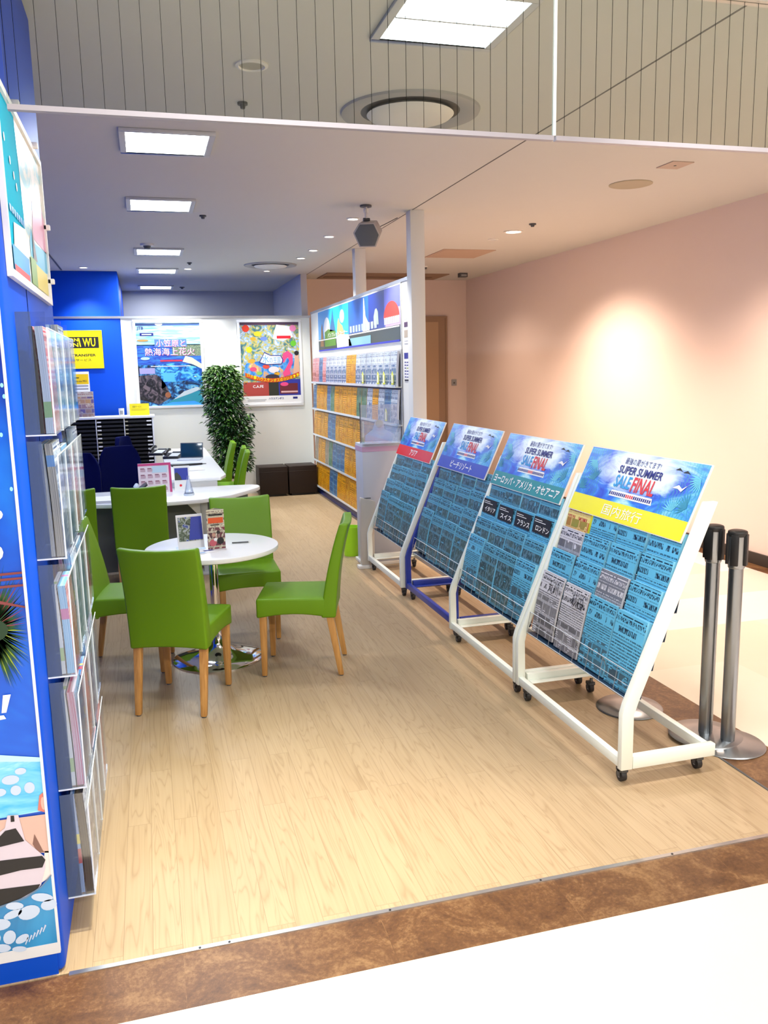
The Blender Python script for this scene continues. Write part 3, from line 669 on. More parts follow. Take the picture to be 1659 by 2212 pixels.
# ------------------------------------------------------------------ rolling display racks
TD = Vector((.196, .98))                 # brochure lean in x,z
def caster(x, y, parent):
    b = MB(); b.cyl((x-.012, y+.012, .026), (x+.012, y+.012, .026), .026, m=M_RUB, n=20); b.cyl((x-.0135, y+.012, .026), (x+.0135, y+.012, .026), .012, m=M_GREYP, n=12)
    b.box((x-.018, y-.012, .045), (x+.018, y+.03, .062), M_DGREY); b.box((x-.018, y-.002, .024), (x-.014, y+.022, .055), M_DGREY); b.box((x+.014, y-.002, .024), (x+.018, y+.022, .055), M_DGREY)
    b.cyl((x, y, .055), (x, y, .082), .009, m=M_ALU, n=10)
    b.build('caster', parent, bevel=.002)
def display_rack(y0, y1, m, label, covers, who, xo=0):
    """y0 near end, y1 far end; slopes up away from the walkway (+x)"""
    r = empty('display_rack', (2.02+xo, (y0+y1)/2, 0)); X = lambda x: x-2.02; yc = (y0+y1)/2; Y = lambda y: y-yc; w = .032
    for ya in (y0, y1-w):
        b = MB()
        sl = .022 if (ya != y0 or y0 > 3) else 0        # only the first rack's near frame is the broad one
        P = [(1.800, .08), (1.855-sl*.5, .08), (1.855-sl*.7, .318), (1.874-sl, .372), (2.215-sl, 1.19), (2.158, 1.19), (1.812, .368), (1.800, .326)]
        b.prism([(X(px), pz) for px, pz in P], 'y', Y(ya), Y(ya+w), m)
        b.build('side_frame', r, bevel=.004)
    for ya in (y0, y1-w):
        b = MB(); b.box((X(1.856), Y(ya), .082), (X(2.255), Y(ya+w), .137), m); s = 1 if ya == y0 else -1
        b.box((X(1.86), Y(ya+(w if s > 0 else -.05)), .10), (X(2.22), Y(ya+(w+.05 if s > 0 else 0)), .104), m); b.build('base_rail', r, bevel=.003)
    b = MB(); b.box((X(1.803), Y(y0+w), .085), (X(1.832), Y(y1-w), .128), m); b.build('front_rail', r, bevel=.003)
    b = MB(); b.box((X(2.22), Y(y0+w), .085), (X(2.25), Y(y1-w), .128), m); b.build('rear_rail', r, bevel=.003)
    for x in (1.845, 2.215):
        for y in (y0+.055, y1-.065): caster(X(x), Y(y), r)
    ya, yb = y0+w+.003, y1-w-.003
    for k in range(4):
        bx, bz = 1.862+.052*k-.010, .372+.119*k
        b = MB()
        fx = lambda t, d: X(bx+TD.x*t+d); fz = lambda t: bz+TD.y*t
        b.hexa([(fx(0, .052), Y(ya), fz(0)), (fx(0, .055), Y(ya), fz(0)), (fx(0, .055), Y(yb), fz(0)), (fx(0, .052), Y(yb), fz(0)),
                (fx(.235, .052), Y(ya), fz(.235)), (fx(.235, .055), Y(ya), fz(.235)), (fx(.235, .055), Y(yb), fz(.235)), (fx(.235, .052), Y(yb), fz(.235))], M_TRAYSH)  # added dark plate stands in for the shadow behind the brochures
        b.box((fx(0, -.004), Y(ya), bz-.004), (fx(0, .055), Y(yb), bz-.001), M_TRAYSH)
        for t in (0.0, .055, .11):
            b.cyl((fx(t, -.006), Y(ya), fz(t)), (fx(t, -.006), Y(yb), fz(t)), .0022 if t in (0.0, .11) else .0014, m=M_WIRE, n=6)
        nn = 9
        for i in range(nn):
            y = ya+(yb-ya)*i/(nn-1); b.cyl((fx(0, -.006), Y(y), fz(0)), (fx(.11, -.006), Y(y), fz(.11)), .0014, m=M_WIRE, n=6)
            if i % 2 == 0 and 0 < i < nn-1: b.cyl((fx(.11, -.006), Y(y), fz(.11)), (fx(.0, .05), Y(y), fz(.0)), .0014, m=M_WIRE, n=6)
        b.build('wire_tray', r)
    tag(r, label, 'display rack', 'rolling brochure racks')
    wy = (yb-ya)/4
    rn = ['bottom', 'second', 'third', 'top']
    for k in range(4):
        for i in range(4):
            cv, ed, nm, th = covers[k][i]
            y = yb-wy*(i+.5)+random.uniform(-.008, .008); t0 = random.uniform(0, .012)+(.012 if (k*3+i*5) % 7 == 0 else 0)
            b = brochure(cv, ed, min(.224, wy-.008), .326, th, random.uniform(.004, .014))
            if nm.startswith('black-headed'):
                s = Sheet(b, (-.105, -.0045, .225), (1, 0, 0), (0, .02, 1), .21, .09); s.rect(.02, 0, .98, 1, M_INK, 1)
                s.text(nm.split('|')[1], .2, .15, .95, .5, M_PRW, 3); s.rect(.08, .68, .7, .72, M_PRW, 3); s.rect(.08, .8, .5, .84, M_PRW, 3)
            if '|' in nm and not nm.startswith('black-headed'):
                s = Sheet(b, (-.1, -.008, .225), (1, 0, 0), (0, .03, 1), .2, .075); s.text(nm.split('|')[1], .45, .05, .97, .85, M_INK, 3, 0, .04)
            o = b.build('brochure', smooth=60)
            ex = Vector((0, -1, 0)); ez = Vector((TD.x, 0, TD.y)).normalized(); ey = ez.cross(ex)
            bx, bz = xo+1.862+.052*k+.004, .374+.119*k
            M = Matrix(((ex.x, ey.x, ez.x, 0), (ex.y, ey.y, ez.y, 0), (ex.z, ey.z, ez.z, 0), (0, 0, 0, 1)))
            o.matrix_world = Matrix.Translation((bx+ez.x*t0, y, bz+ez.z*t0)) @ M
            tag(o, '%s, %s from far end, %s row of the %s' % (nm.split('|')[0], ORD[i], rn[k], who), 'brochure', 'brochures on the %s' % who)
bn = lambda i, th=.014: (cov_blue[i % 4], M_EB, 'pale blue price brochures', th)
bt = lambda i, th=.012: (cov_teal[i % 4], M_EB, 'teal photo-cover brochures', th)
gw = lambda i, t='', th=.010: (cov_grey[i % 3], M_EW, 'black and white newsprint brochures'+('|'+t if t else ''), th)
dh = lambda t, i=0: (cov_dhead[i], M_EB, 'black-headed blue brochures|'+t, .024)
R1 = [[gw(0, '九州'), gw(1, '秋田'), bn(1, .010), bn(0, .022)],
      [bn(0, .012), bn(1, .026), (cov_dark, M_EW, 'dark grey and white brochures', .012), bn(2, .024)],
      [gw(2), bn(3, .02), bn(0, .014), bn(2, .02)],
      [(cov_col, M_EY, 'colourful yellow-edged brochures', .022), bn(1, .012), bn(2, .022), bn(3, .02)]]
R2 = [[bn(1, .016), bt(0, .018), bt(1, .014), bn(2, .02)], [bt(2), bt(3, .018), bt(0), bt(1, .022)],
      [dh('イタリア'), dh('スイス', 1), dh('フランス'), dh('ロンドン', 1)], [bt(0), bt(2, .014), bt(3), (cov_teal[1], M_EB, 'dark teal brochures', .014)]]
R3 = [[bt(3, .01), bt(1, .012), bt(0, .018), bt(2, .024)], [bt(1), bt(2, .012), bt(3, .012), bt(0)], [bt(2), bt(0), bt(1, .014), bt(3)], [bt(3), bt(2), bt(1), bt(0)]]
R4 = [[bt(i+k) for i in range(4)] for k in range(4)]
display_rack(2.88, 3.925, M_WM, 'white rolling rack nearest the camera, under the yellow-banded sign', R1, 'nearest rack')
display_rack(3.935, 4.955, M_WM, 'white rolling rack under the green-banded sign', R2, 'green-signed rack')
display_rack(4.965, 6.02, M_BM, 'blue rolling rack under the blue-banded sign', R3, 'blue rack', .032)
display_rack(6.03, 7.05, M_WM, 'white rolling rack farthest from the camera, under the red-banded sign', R4, 'farthest rack')

# sale signs standing in the back of the racks
M_SEA = water_print('summer_sea_print', [(.34, (.006, .05, .62)), (.47, (.015, .17, .80)), (.58, (.10, .50, .88)), (.70, (.45, .85, .97))], 2.4, (1.5, 1, 1), 1.0, (.01, .30, .45), spray=(.50, .66, .34, .42))
M_SEAW = water_print('bright_water_print', [(.35, (.35, .75, .95)), (.6, (.9, .98, 1))], 3, (1, 1, 1), 1)
def sale_sign(ya, yb, band, bandname, txt, tw, who, xo=0):
    Wd = yb-ya; uy = Vector((.132, 0, .293)).normalized(); H = .345
    O = Vector((2.214+xo, yb, 1.335))-uy*H
    b = MB(); ux = Vector((0, -1, 0)); n = ux.cross(uy)
    c = [O, O+ux*Wd, O+ux*Wd+uy*H, O+uy*H]
    b.hexa([tuple(p-n*.008) for p in c]+[tuple(p) for p in c], M_PAPER)
    s = Sheet(b, O, ux, uy, Wd, H, .0008)
    s.rect(.004, .26, .996, .99, M_SEA, 1)
    s.rect(.004, .01, .996, .265, band, 2)
    s.text('最強の夏がきてます!', .36, .82, .66, .915, M_INKN, 4)
    s.text('SUPER', .33, .68, .485, .795, M_INKN, 4, .02); s.text('SUMMER', .495, .68, .70, .795, M_INKN, 4, .02)
    s.text('SALE', .335, .475, .475, .655, M_CYAN, 4, .02); s.text('FINAL', .49, .455, .68, .665, M_RED, 4, .02)
    for i in range(22):
        u = .33+i*.0165; s.rect(u, .36, u+.011, .405, M_RED if 9 <= i <= 12 else M_INKN, 4)
    s.poly([(.33, .34), (.70, .34), (.69, .43), (.34, .43)], M_PRW, 3)
    for (u, v) in ((.80, .86), (.86, .84)): s.poly([(u-.03, v), (u, v+.035), (u+.03, v-.01), (u+.004, v+.005)], M_INK, 4)
    s.poly([(.80, .63), (.84, .68), (.87, .64), (.90, .69), (.87, .60), (.84, .63)], M_PRW, 4)
    # palm fronds at both edges
    fr = mat('frond_print', (.02, .28, .45), .4); fl = mat('frond_print_light', (.15, .62, .80), .4)
    for (cu, cv, a0, m_) in ((.03, .34, 10, fr), (.10, .80, 190, fl), (.95, .42, 100, fr), (.97, .80, 170, fl), (.86, .34, 60, fl), (.14, .5, 60, fr)):
        for q in range(9):
            a = math.radians(a0+q*14); L_ = .085
            e = (cu+L_*math.cos(a), cv+L_*Wd/H*.9*math.sin(a))
            if not (.01 < e[0] < .99 and .28 < e[1] < .985): continue
            px, py = -math.sin(a)*.004, math.cos(a)*.004*Wd/H
            s.poly([(cu, cv), ((cu+e[0])/2+px, (cv+e[1])/2+py), e, ((cu+e[0])/2-px, (cv+e[1])/2-py)], m_, 3)
    s.text(txt, .5-tw/2, .06, .5+tw/2, .215, M_PRW, 4)
    tag(b.build('sale_sign', smooth=0), 'blue summer sale board with a %s band reading %s, on the %s' % (bandname, txt, who), 'sign', 'sale boards on the racks')
sale_sign(2.925, 3.885, mat('band_yellow', (.90, .82, .0), .4), 'yellow', '国内旅行', .34, 'nearest rack')
sale_sign(3.985, 4.92, mat('band_green', (.0, .26, .30), .4), 'teal green', 'ヨーロッパ・アメリカ・オセアニア', .92, 'second rack')
sale_sign(5.07, 6.0, mat('band_blue', (.01, .05, .50), .4), 'blue', 'ビーチリゾート', .44, 'blue rack', .02)
sale_sign(6.12, 7.02, mat('band_red', (.75, .02, .03), .4), 'red', 'アジア', .2, 'farthest rack')

# ------------------------------------------------------------------ belt-barrier stanchions
def stanchion():
    r = empty('barrier_post')
    b = MB(); b.lathe([(0, .0), (.165, 0), (.167, .004), (.16, .010), (.06, .017), (.035, .019), (0, .019)], M_STEEL, n=56); b.build('base', r)
    b = MB(); b.lathe([(.0315, .019), (.0315, .84)], M_STEEL, n=28); b.build('pole', r)
    b = MB(); b.lathe([(.034, .84), (.036, .845), (.036, .985), (.03, .988)], M_STEEL, n=28)
    b.build('collar', r)
    b = MB(); b.lathe([(.0, 1.012), (.03, 1.012), (.041, 1.008), (.043, .995), (.039, .985)], M_BLACK, n=28)
    for a in (0, 90, 180, 270):
        m_ = Matrix.Rotation(math.radians(a+20), 4, 'Z'); b.T = m_; b.box((.031, -.016, .855), (.045, .016, .995), M_BLACK)
    b.build('belt_head', r, bevel=.002)
    return r
s0 = stanchion()
for i, (x, y, lb) in enumerate(((2.445, 3.20, 'steel belt-barrier post, left one of the pair beside the nearest rack'), (2.495, 3.105, 'steel belt-barrier post, right one of the pair beside the nearest rack'), (2.30, 3.62, 'steel belt-barrier post whose round foot shows behind the nearest rack'))):
    o = s0 if i == 0 else copy_tree(s0)
    o.location = (x, y, .011 if i == 0 else 0); o.rotation_euler = (0, 0, .3*i)
    tag(o, lb, 'barrier post', 'steel belt-barrier posts')

# ------------------------------------------------------------------ brochure wall on the right partition
NC = 18; YA, YB = 7.74, 11.92; CW = (YB-YA)/NC; PX = 2.363
ROWZ = [.125, .490, .855, 1.220, 1.585]
OR = (.90, .43, .008); ORI = (.20, .06, .002)
cov_or = [cover('amber_cover_%d' % i, OR, ORI, (.60, .20, .005), (.92, .55, .04), 60+i*3, photo=p, dens=.62, size=s) for i, (p, s) in enumerate(((.9, 1.6), (.3, 1.9), (.7, 1.2), (.5, 2.2)))]
cov_wh = [cover('white_blue_cover_%d' % i, (.62, .70, .80), (.03, .08, .22), (.04, .12, .38), (.20, .33, .42), 80+i*3, photo=.62, dens=.5, size=1.4) for i in range(3)]
cov_pk = [cover('pink_red_cover_%d' % i, (.72, .48, .50), (.60, .03, .06), (.16, .10, .10), (.50, .22, .12), 100+i*3, photo=.5, dens=.6, size=1.7) for i in range(2)]
cov_bl = [cover('blue_photo_cover_%d' % i, (.18, .38, .60), (.03, .03, .14), (.02, .18, .50), (.10, .22, .30), 120+i*3, photo=.9, dens=.5, size=1.3) for i in range(2)]
cov_gn = cover('green_photo_cover', (.16, .34, .24), (.02, .08, .04), (.03, .20, .10), (.30, .40, .30), 140, photo=.9, dens=.5, size=1.3)
cov_tn = cover('tan_photo_cover', (.45, .38, .28), (.10, .07, .04), (.35, .25, .15), (.40, .42, .38), 150, photo=.9, dens=.4, size=1.3)
KIND = {'o': (cov_or, 'amber text-covered brochures'), 'w': (cov_wh, 'white and blue brochures'), 'p': (cov_pk, 'pink and red brochures'),
        'b': (cov_bl, 'blue photo-cover brochures'), 'g': ([cov_gn], 'green photo-cover brochures'), 't': ([cov_tn], 'tan photo-cover brochures')}
# columns listed from the far corner towards the camera
LAY = {4: 'ppbpwwwwwoowwwwwww', 3: 'booobgoooooggwowbw', 2: 'oooobboooooooowwww', 1: 'tootgbbbooooobboww', 0: 'oooobboooooooooogo'}
r = empty('wall_rack', (PX, (YA+YB)/2, 0)); yc = (YA+YB)/2
b = MB(); b.box((-.012, YA-yc-.02, .10), (-.001, YB-yc+.02, 1.93), mat('rack_backboard', (.50, .52, .55), .5)); b.build('back_board', r)
for k, z in enumerate(ROWZ):
    b = MB(); b.box((-.075, YA-yc-.015, z-.014), (-.012, YB-yc+.015, z-.004), mat('shelf_acrylic', (.62, .60, .52), .3)); b.build('shelf', r, bevel=.001)
    b = MB(); b.box((-.079, YA-yc-.015, z-.014), (-.076, YB-yc+.015, z+.012), M_ACRE); b.build('front_lip', r)
tag(r, 'five-row acrylic brochure rack covering the right partition', 'brochure rack')
protos = {}
def wall_brochure(kind, i):
    cs, nm = KIND[kind]; key = (kind, i % len(cs))
    if key not in protos:
        e = M_EW if kind in 'wpt' else (M_EB if kind == 'b' else edges('amber_page_edges', (.60, .30, .02), (.85, .55, .10), 60))
        protos[key] = brochure(cs[key[1]], e, CW-.014, .335, .022, .006).build('brochure', smooth=60); o = protos[key]
    else: o = protos[key].copy(); COL.objects.link(o)
    return o, nm
RN5 = ['bottom', 'fourth', 'third', 'second', 'top']
for k in range(5):
    for i, ch in enumerate(LAY[k]):
        o, nm = wall_brochure(ch, i*3+k)
        y = YB-CW*(i+.5)
        o.matrix_world = Matrix.Translation((PX-.062, y, ROWZ[k]-.003)) @ Matrix.Rotation(-math.pi/2, 4, 'Z') @ Matrix.Rotation(-.045, 4, 'X')
        tag(o, '%s, %s from far corner, %s row, partition rack' % (nm, ORD[i], RN5[k]), 'brochure', 'brochures in the partition rack')
for i, (y, z) in enumerate(((7.80, 1.60), (8.32, 1.60), (8.10, 1.60), (8.95, 1.60), (8.05, 1.24))):
    b = MB(); b.prism([(-.035, 0), (.035, 0), (.035, .085), (0, .125), (-.035, .085)], 'x', -.002, .002, mat('yellow_tag', (.75, .80, .05), .5))
    b.prism([(-.02, .015), (.02, .015), (.02, .08), (0, .10), (-.02, .08)], 'x', -.0026, -.002, M_PAPER)
    o = b.build('price_tag', smooth=0); o.location = (PX-.083, y, z)
    tag(o, 'yellow pointed tag on the partition rack lip, %s' % ('top row nearest the camera', 'top row third of four', 'top row second of four', 'top row farthest', 'second row near end')[i], 'tag', 'yellow tags on the rack')

# banner above the brochure wall
b = MB(); y0, y1, z0, z1 = 7.745, 11.64, 2.005, 2.53
b.box((PX-.008, y0-.02, z0-.012), (PX-.001, y1+.02, z1+.012), M_PRW)
s = Sheet(b, (PX-.009, y1, z0), (0, -1, 0), (0, 0, 1), y1-y0, z1-z0, .0008)
sky1 = mat('banner_sky_cyan', (.02, .52, .92), .3); sky2 = mat('banner_sky_blue', (.02, .16, .66), .3); sky3 = mat('banner_sky_navy', (.012, .045, .36), .3)
s.rect(0, 0, .18, 1, mat('banner_sky_pale', (.10, .40, .85), .3)); s.rect(.18, 0, .46, 1, sky1); s.rect(.46, 0, .70, 1, sky2); s.rect(.70, 0, .86, 1, sky3)
s.rect(.86, 0, 1, 1, mat('banner_violet', (.16, .18, .75), .3)); s.rect(.87, .3, 1, .62, mat('banner_pink', (.75, .50, .80), .3), 2)
s.rect(0, 0, 1, .30, mat('banner_dark', (.015, .03, .04), .3), 2)
s.disc(.145, .52, .05, M_PRW, 2, 6); s.disc(.375, .74, .03, M_PRW, 2, 5)
gr = mat('banner_green', (.10, .28, .02), .4); s.poly([(.11, .1), (.11, .46), (.17, .52), (.28, .44), (.28, .1)], gr, 3)
s.poly([(.035, .12), (.055, .60), (.07, .70), (.085, .30), (.09, .12)], mat('banner_stone', (.30, .16, .07), .5), 3)
s.poly([(.19, .45), (.225, .78), (.24, 1), (.255, .72), (.275, .45)], mat('banner_tower_blue', (.03, .14, .35), .4), 3)
s.poly([(.30, .05), (.30, .40), (.315, .66), (.33, .72), (.345, .60), (.38, .52), (.42, .2), (.44, .05)], mat('banner_gold', (.55, .36, .16), .5), 3)
s.poly([(.30, .04), (.29, .3), (.34, .34), (.46, .3), (.50, .04)], M_PRW, 4)
s.poly([(.635, .30), (.645, .70), (.648, .97), (.655, .97), (.668, .6), (.70, .45), (.71, .30)], M_PRW, 3)
s.poly([(.755, .38), (.755, .55), (.77, .68), (.785, .70), (.80, .62), (.805, .38)], mat('banner_statue', (.45, .55, .50), .5), 3)
s.disc(.925, .46, .07, mat('banner_red', (.80, .06, .03), .4), 4, 4.2, a0=0, a1=180)
for i in range(9): s.rect(.48+i*.035, .32, .505+i*.035, .46, mat('banner_city', (.5, .6, .75), .5), 4)
for i in range(9): s.rect(.86+i*.0155, .34, .871+i*.0155, .47, M_PRW, 5)
s.rect(.005, .265, .995, .29, M_PRW, 5)
s.rect(.46, .02, .72, .20, mat('banner_pool', (.25, .55, .65), .4), 4)
s.text('パンフレットコーナー', .16, .31, .45, .42, M_PRW, 6)
s.rect(.005, .0, .995, .035, mat('banner_blue_edge', (.02, .03, .55), .4), 5)
tag(b.build('travel_banner', smooth=0), 'long travel banner of landmarks and blue skies above the brochure wall', 'banner')
for z, lb, c1 in ((1.98, 'upper white notice strip on the partition end', M_LGREY), (1.63, 'lower notice strip with a navy heading on the partition end', mat('notice_navy', (.02, .02, .30), .4))):
    b = MB(); b.box((PX-.004, 7.50, z), (PX-.001, 7.66, z+.27), M_PAPER)
    s = Sheet(b, (PX-.0045, 7.66, z), (0, -1, 0), (0, 0, 1), .16, .27)
    if z < 1.7:
        s.rect(.04, .78, .96, .98, c1); s.rect(.04, .02, .96, .07, M_INK)
        for q in range(6): s.rect(.1, .14+q*.1, .35, .18+q*.1, M_INKN); s.rect(.45, .14+q*.1, .9, .17+q*.1, mat('notice_green', (.35, .50, .05), .5) if q == 3 else c1)
    else:
        s.rect(.1, .55, .8, .72, mat('notice_dark', (.10, .05, .12), .5)); s.rect(.1, .2, .8, .45, mat('notice_tan', (.45, .38, .30), .5)); s.rect(.1, .8, .7, .84, c1); s.rect(.1, .06, .8, .1, c1)
    tag(b.build('notice', smooth=0), lb, 'notice', 'notices on the partition end')

# plain white plinth with an acrylic holder, beside the farthest rack
t = empty('display_plinth', (1.99, 7.30, 0))
b = MB(); b.box((-.18, -.12, .03), (.18, .14, 1.10), mat('plinth_grey', (.50, .53, .60), .45)); b.build('body', t, bevel=.006)
b = MB(); b.box((-.2, -.14, 0), (.2, .16, .03), M_OFFW); b.build('base', t, bevel=.004)
b = MB(); b.box((-.182, -.122, 1.03), (.182, .142, 1.075), mat('pink_band', (.55, .35, .50), .5)); b.build('band', t)
tag(t, 'grey-white floor plinth between the farthest rack and the brochure wall', 'plinth')
b = MB(); b.T = Matrix.Translation((1.99, 7.26, 1.10))
b.box((-.17, -.005, 0), (.17, .0, .34), M_ACRB); b.box((-.17, -.12, 0), (.17, -.117, .17), M_ACR); b.box((-.17, -.12, 0), (-.167, 0, .2), M_ACR); b.box((.167, -.12, 0), (.17, 0, .2), M_ACR)
b.box((-.175, -.12, 0), (.175, .02, .006), M_ACRE); b.box((-.176, -.006, 0), (-.170, .002, .36), M_DGREY)
b.prism([(-.13, .02), (.13, .02), (.14, .07), (.05, .12), (.035, .2), (-.035, .2), (-.06, .12), (-.13, .07)], 'y', -.007, -.0055, mat('etched_drawing', (.62, .66, .80), .5))
b.cyl((-.0, -.008, .17), (-.0, -.010, .17), .035, m=M_LGREY, n=16)
tag(b.build('acrylic_holder'), 'bluish clear acrylic holder with an etched drawing on top of the plinth', 'holder')
t = empty('slim_bin', (1.815, 7.10, 0))
b = MB(); b.prism([(-.06, .03), (.06, .03), (.06, .30), (.075, .60), (-.055, .64), (-.06, .60)], 'y', -.03, .03, mat('bin_beige', (.50, .47, .42), .5)); b.build('body', t, bevel=.006)
b = MB(); b.box((-.02, -.008, .625), (.04, .008, .632), M_DGREY); b.build('slot', t)
b = MB(); b.box((-.09, -.04, 0), (.09, .04, .03), M_OFFW); b.build('base', t, bevel=.004)
tag(t, 'slim beige slotted box stand at the foot of the grey plinth', 'box stand')
b = MB(); b.lathe([(.05, 0), (.07, 0), (.085, .28), (.08, .28), (.066, .01), (0, .01)], frosted('lime_plastic', (.45, .85, .02), .85), n=24)
o = b.build('waste_basket'); o.location = (1.80, 7.66, 0); tag(o, 'small translucent lime waste basket on the floor by the grey plinth', 'basket')

# ------------------------------------------------------------------ ottomans
b = MB(); b.box((-.20, -.20, .03), (.20, .20, .42), M_BRLE); b.box((-.203, -.203, .345), (.203, .203, .352), M_BRLE); b.box((-.17, -.17, 0), (.17, .17, .03), M_BLACK)
ot = b.build('ottoman', bevel=.018, segs=3); ot.location = (1.665, 11.95, 0); tag(ot, 'dark brown leather cube ottoman beside the plant pot', 'ottoman', 'cube ottomans by the back wall')
o = ot.copy(); COL.objects.link(o); o.location = (2.085, 11.95, 0); o['label'] = 'dark brown leather cube ottoman next to the blue kickboard corner'

# ------------------------------------------------------------------ back wall posters
def snap_frame(name, x0, x1, z0, z1, y=12.2):
    r = empty(name, ((x0+x1)/2, y, z0)); w = (x1-x0)/2; h = z1-z0; f = .035
    b = MB()
    for a in ((-w-f, -f, w+f, 0), (-w-f, h, w+f, h+f), (-w-f, 0, -w, h), (w, 0, w+f, h)): b.box((a[0], -.022, a[1]), (a[2], -.001, a[3]), M_PRW)
    b.build('frame', r, bevel=.004)
    b = MB(); b.box((-w, -.006, 0), (w, -.001, h), M_PAPER); s = Sheet(b, (-w, -.0065, 0), (1, 0, 0), (0, 0, 1), 2*w, h, .0008)
    return r, b, s
def band(s, pts, m, l): s.poly(pts, m, l)
r, b, s = snap_frame('framed_poster', -.075, .785, 1.31, 2.44)
P_ = lambda n, c=(.5, .5, .5): mat('ink_'+n, c, .4)
s.rect(0, 0, 1, 1, water_print('deep_sea_print', [(.38, (.008, .02, .05)), (.48, (.02, .09, .28)), (.56, (.04, .28, .62)), (.64, (.25, .55, .65))], 8, (1, 1.6, 1), 1.5), 1)
s.rect(0, .73, 1, 1, water_print('pale_sky_print', [(.42, (.22, .58, .84)), (.56, (.60, .86, .95))], 4, (.7, 3, 1), .5), 2)
s.rect(0, .965, 1, .99, P_('slate', (.08, .16, .45)), 3); s.disc(.36, .985, .06, M_PRW, 4, .35)
s.rect(0, .50, 1, .74, water_print('cobalt_print', [(.42, (.02, .05, .40)), (.58, (.05, .24, .80))], 4, (1, 4, 1)), 2); s.rect(.55, .60, 1, .73, water_print('hill_print', [(.42, (.06, .12, .10)), (.58, (.34, .40, .24))], 20), 3)
s.poly([(.35, .2), (.35, .50), (.62, .52), (1, .45), (1, .28), (.7, .30), (.5, .28)], water_print('bay_print', [(.42, (.01, .08, .40)), (.5, (.02, .28, .75)), (.58, (.15, .60, .85))], 7, (1, 2, 1)), 3)
s.poly([(0, .08), (0, .37), (.28, .38), (.4, .28), (.5, .10), (.3, .02)], water_print('rock_print', [(.42, (.008, .008, .012)), (.5, (.04, .035, .05)), (.58, (.16, .12, .14))], 14), 3)
s.poly([(.4, .02), (.62, .12), (.8, .18), (1, .16), (1, .02)], P_('aqua', (.03, .30, .40)), 4); s.poly([(.52, .07), (.7, .17), (.9, .22), (1, .2), (.8, .14)], P_('foam', (.55, .65, .70)), 5)
s.poly([(.3, 0), (.5, .04), (.85, .05), (1, .0)], P_('bluefoam', (.05, .35, .85)), 5)
s.poly([(.70, .53), (.85, .50), (1, .44), (1, .50), (.85, .58), (.75, .60)], P_('sand', (.75, .75, .55)), 4)
s.rect(.02, .39, .26, .46, P_('lilac', (.35, .33, .62)), 5); s.rect(.38, .29, .56, .40, P_('sail', (.10, .50, .80)), 5)
s.disc(.44, .13, .045, P_('rust', (.35, .12, .05)), 5); s.disc(.12, .575, .07, P_('spray', (.45, .70, .80)), 5, .25); s.disc(.1, .79, .09, P_('amber', (.55, .32, .08)), 5, .15)
s.rect(.06, .845, .27, .88, M_INKN, 4); s.rect(.09, .856, .24, .868, M_PRW, 5); s.text('JTB', .02, .91, .12, .955, M_INKN, 5)
PK = P_('magenta', (.50, .03, .28))
for d, m_, l in ((.006, PK, 6), (0, M_PRW, 7)):
    s.text('小笠原と', .30+d, .715-d, .76+d, .80-d, m_, l); s.text('熱海海上花火', .12+d, .61-d, .90+d, .70-d, m_, l)
s.rect(.28, .712, .78, .805, P_('title_mist', (.10, .22, .62)), 5); s.rect(.35, .535, .70, .555, P_('red', (.6, .03, .08)), 6); s.rect(.2, .475, .82, .483, M_PRW, 6)
b.build('print', r, smooth=0); tag(r, 'framed blue seaside fireworks poster on the white back wall', 'poster', 'framed posters on the back wall')
r, b, s = snap_frame('framed_poster', 1.335, 2.175, 1.29, 2.44)
s.rect(0, 0, 1, 1, water_print('festival_print', [(.30, (.06, .12, .22)), (.42, (.10, .28, .25)), (.50, (.70, .55, .08)), (.56, (.15, .40, .75)), (.64, (.80, .85, .85)), (.75, (.75, .15, .12))], 6, (1, 1.4, 1), 2), 1)
s.rect(0, .965, 1, 1, P_('plum', (.10, .05, .10)), 2)
s.poly([(.02, .36), (.08, .50), (.4, .54), (.95, .56), (.98, .38), (.7, .30), (.3, .30)], water_print('pool_print', [(.35, (.03, .15, .55)), (.5, (.08, .40, .85)), (.6, (.75, .35, .15)), (.68, (.8, .75, .3))], 7), 2)
s.poly([(.55, .80), (.62, .97), (.85, .95), (.90, .82), (.72, .77)], M_PRW, 3); s.rect(.62, .80, .86, .835, M_RED, 4)
s.disc(.10, .925, .06, P_('scarlet', (.75, .05, .02)), 4); s.disc(.90, .925, .055, P_('rose', (.90, .25, .50)), 4); s.disc(.14, .67, .05, P_('lemon', (.85, .80, .02)), 4); s.disc(.90, .74, .05, P_('leaf', (.15, .55, .03)), 4)
for (u, v, q, c_) in ((.3, .86, .07, (.8, .6, .03)), (.4, .80, .06, (.15, .25, .65)), (.22, .80, .05, (.75, .4, .03)), (.18, .53, .06, (.8, .4, .05)), (.2, .43, .06, (.8, .08, .2)), (.42, .46, .06, (.75, .08, .05)), (.55, .42, .09, (.85, .75, .75)), (.6, .37, .05, (.75, .4, .02)), (.3, .38, .05, (.35, .6, .1))):
    s.disc(u, v, q, mat('blob_%d%d' % (u*100, v*100), c_, .4), 3, .45)
fl = P_('flamingo', (.90, .08, .25))
s.poly([(.72, .33), (.70, .38), (.76, .44), (.82, .52), (.80, .57), (.76, .55), (.72, .50), (.69, .54), (.72, .62), (.80, .65), (.88, .60), (.88, .50), (.82, .42), (.84, .36)], fl, 5)
s.poly([(.88, .35), (.92, .60), (.98, .64), (1, .34)], P_('skin', (.75, .45, .30)), 4); s.disc(.95, .62, .04, M_INK, 5)
s.disc(.52, .33, .12, P_('hat', (.04, .03, .05)), 6, .3)
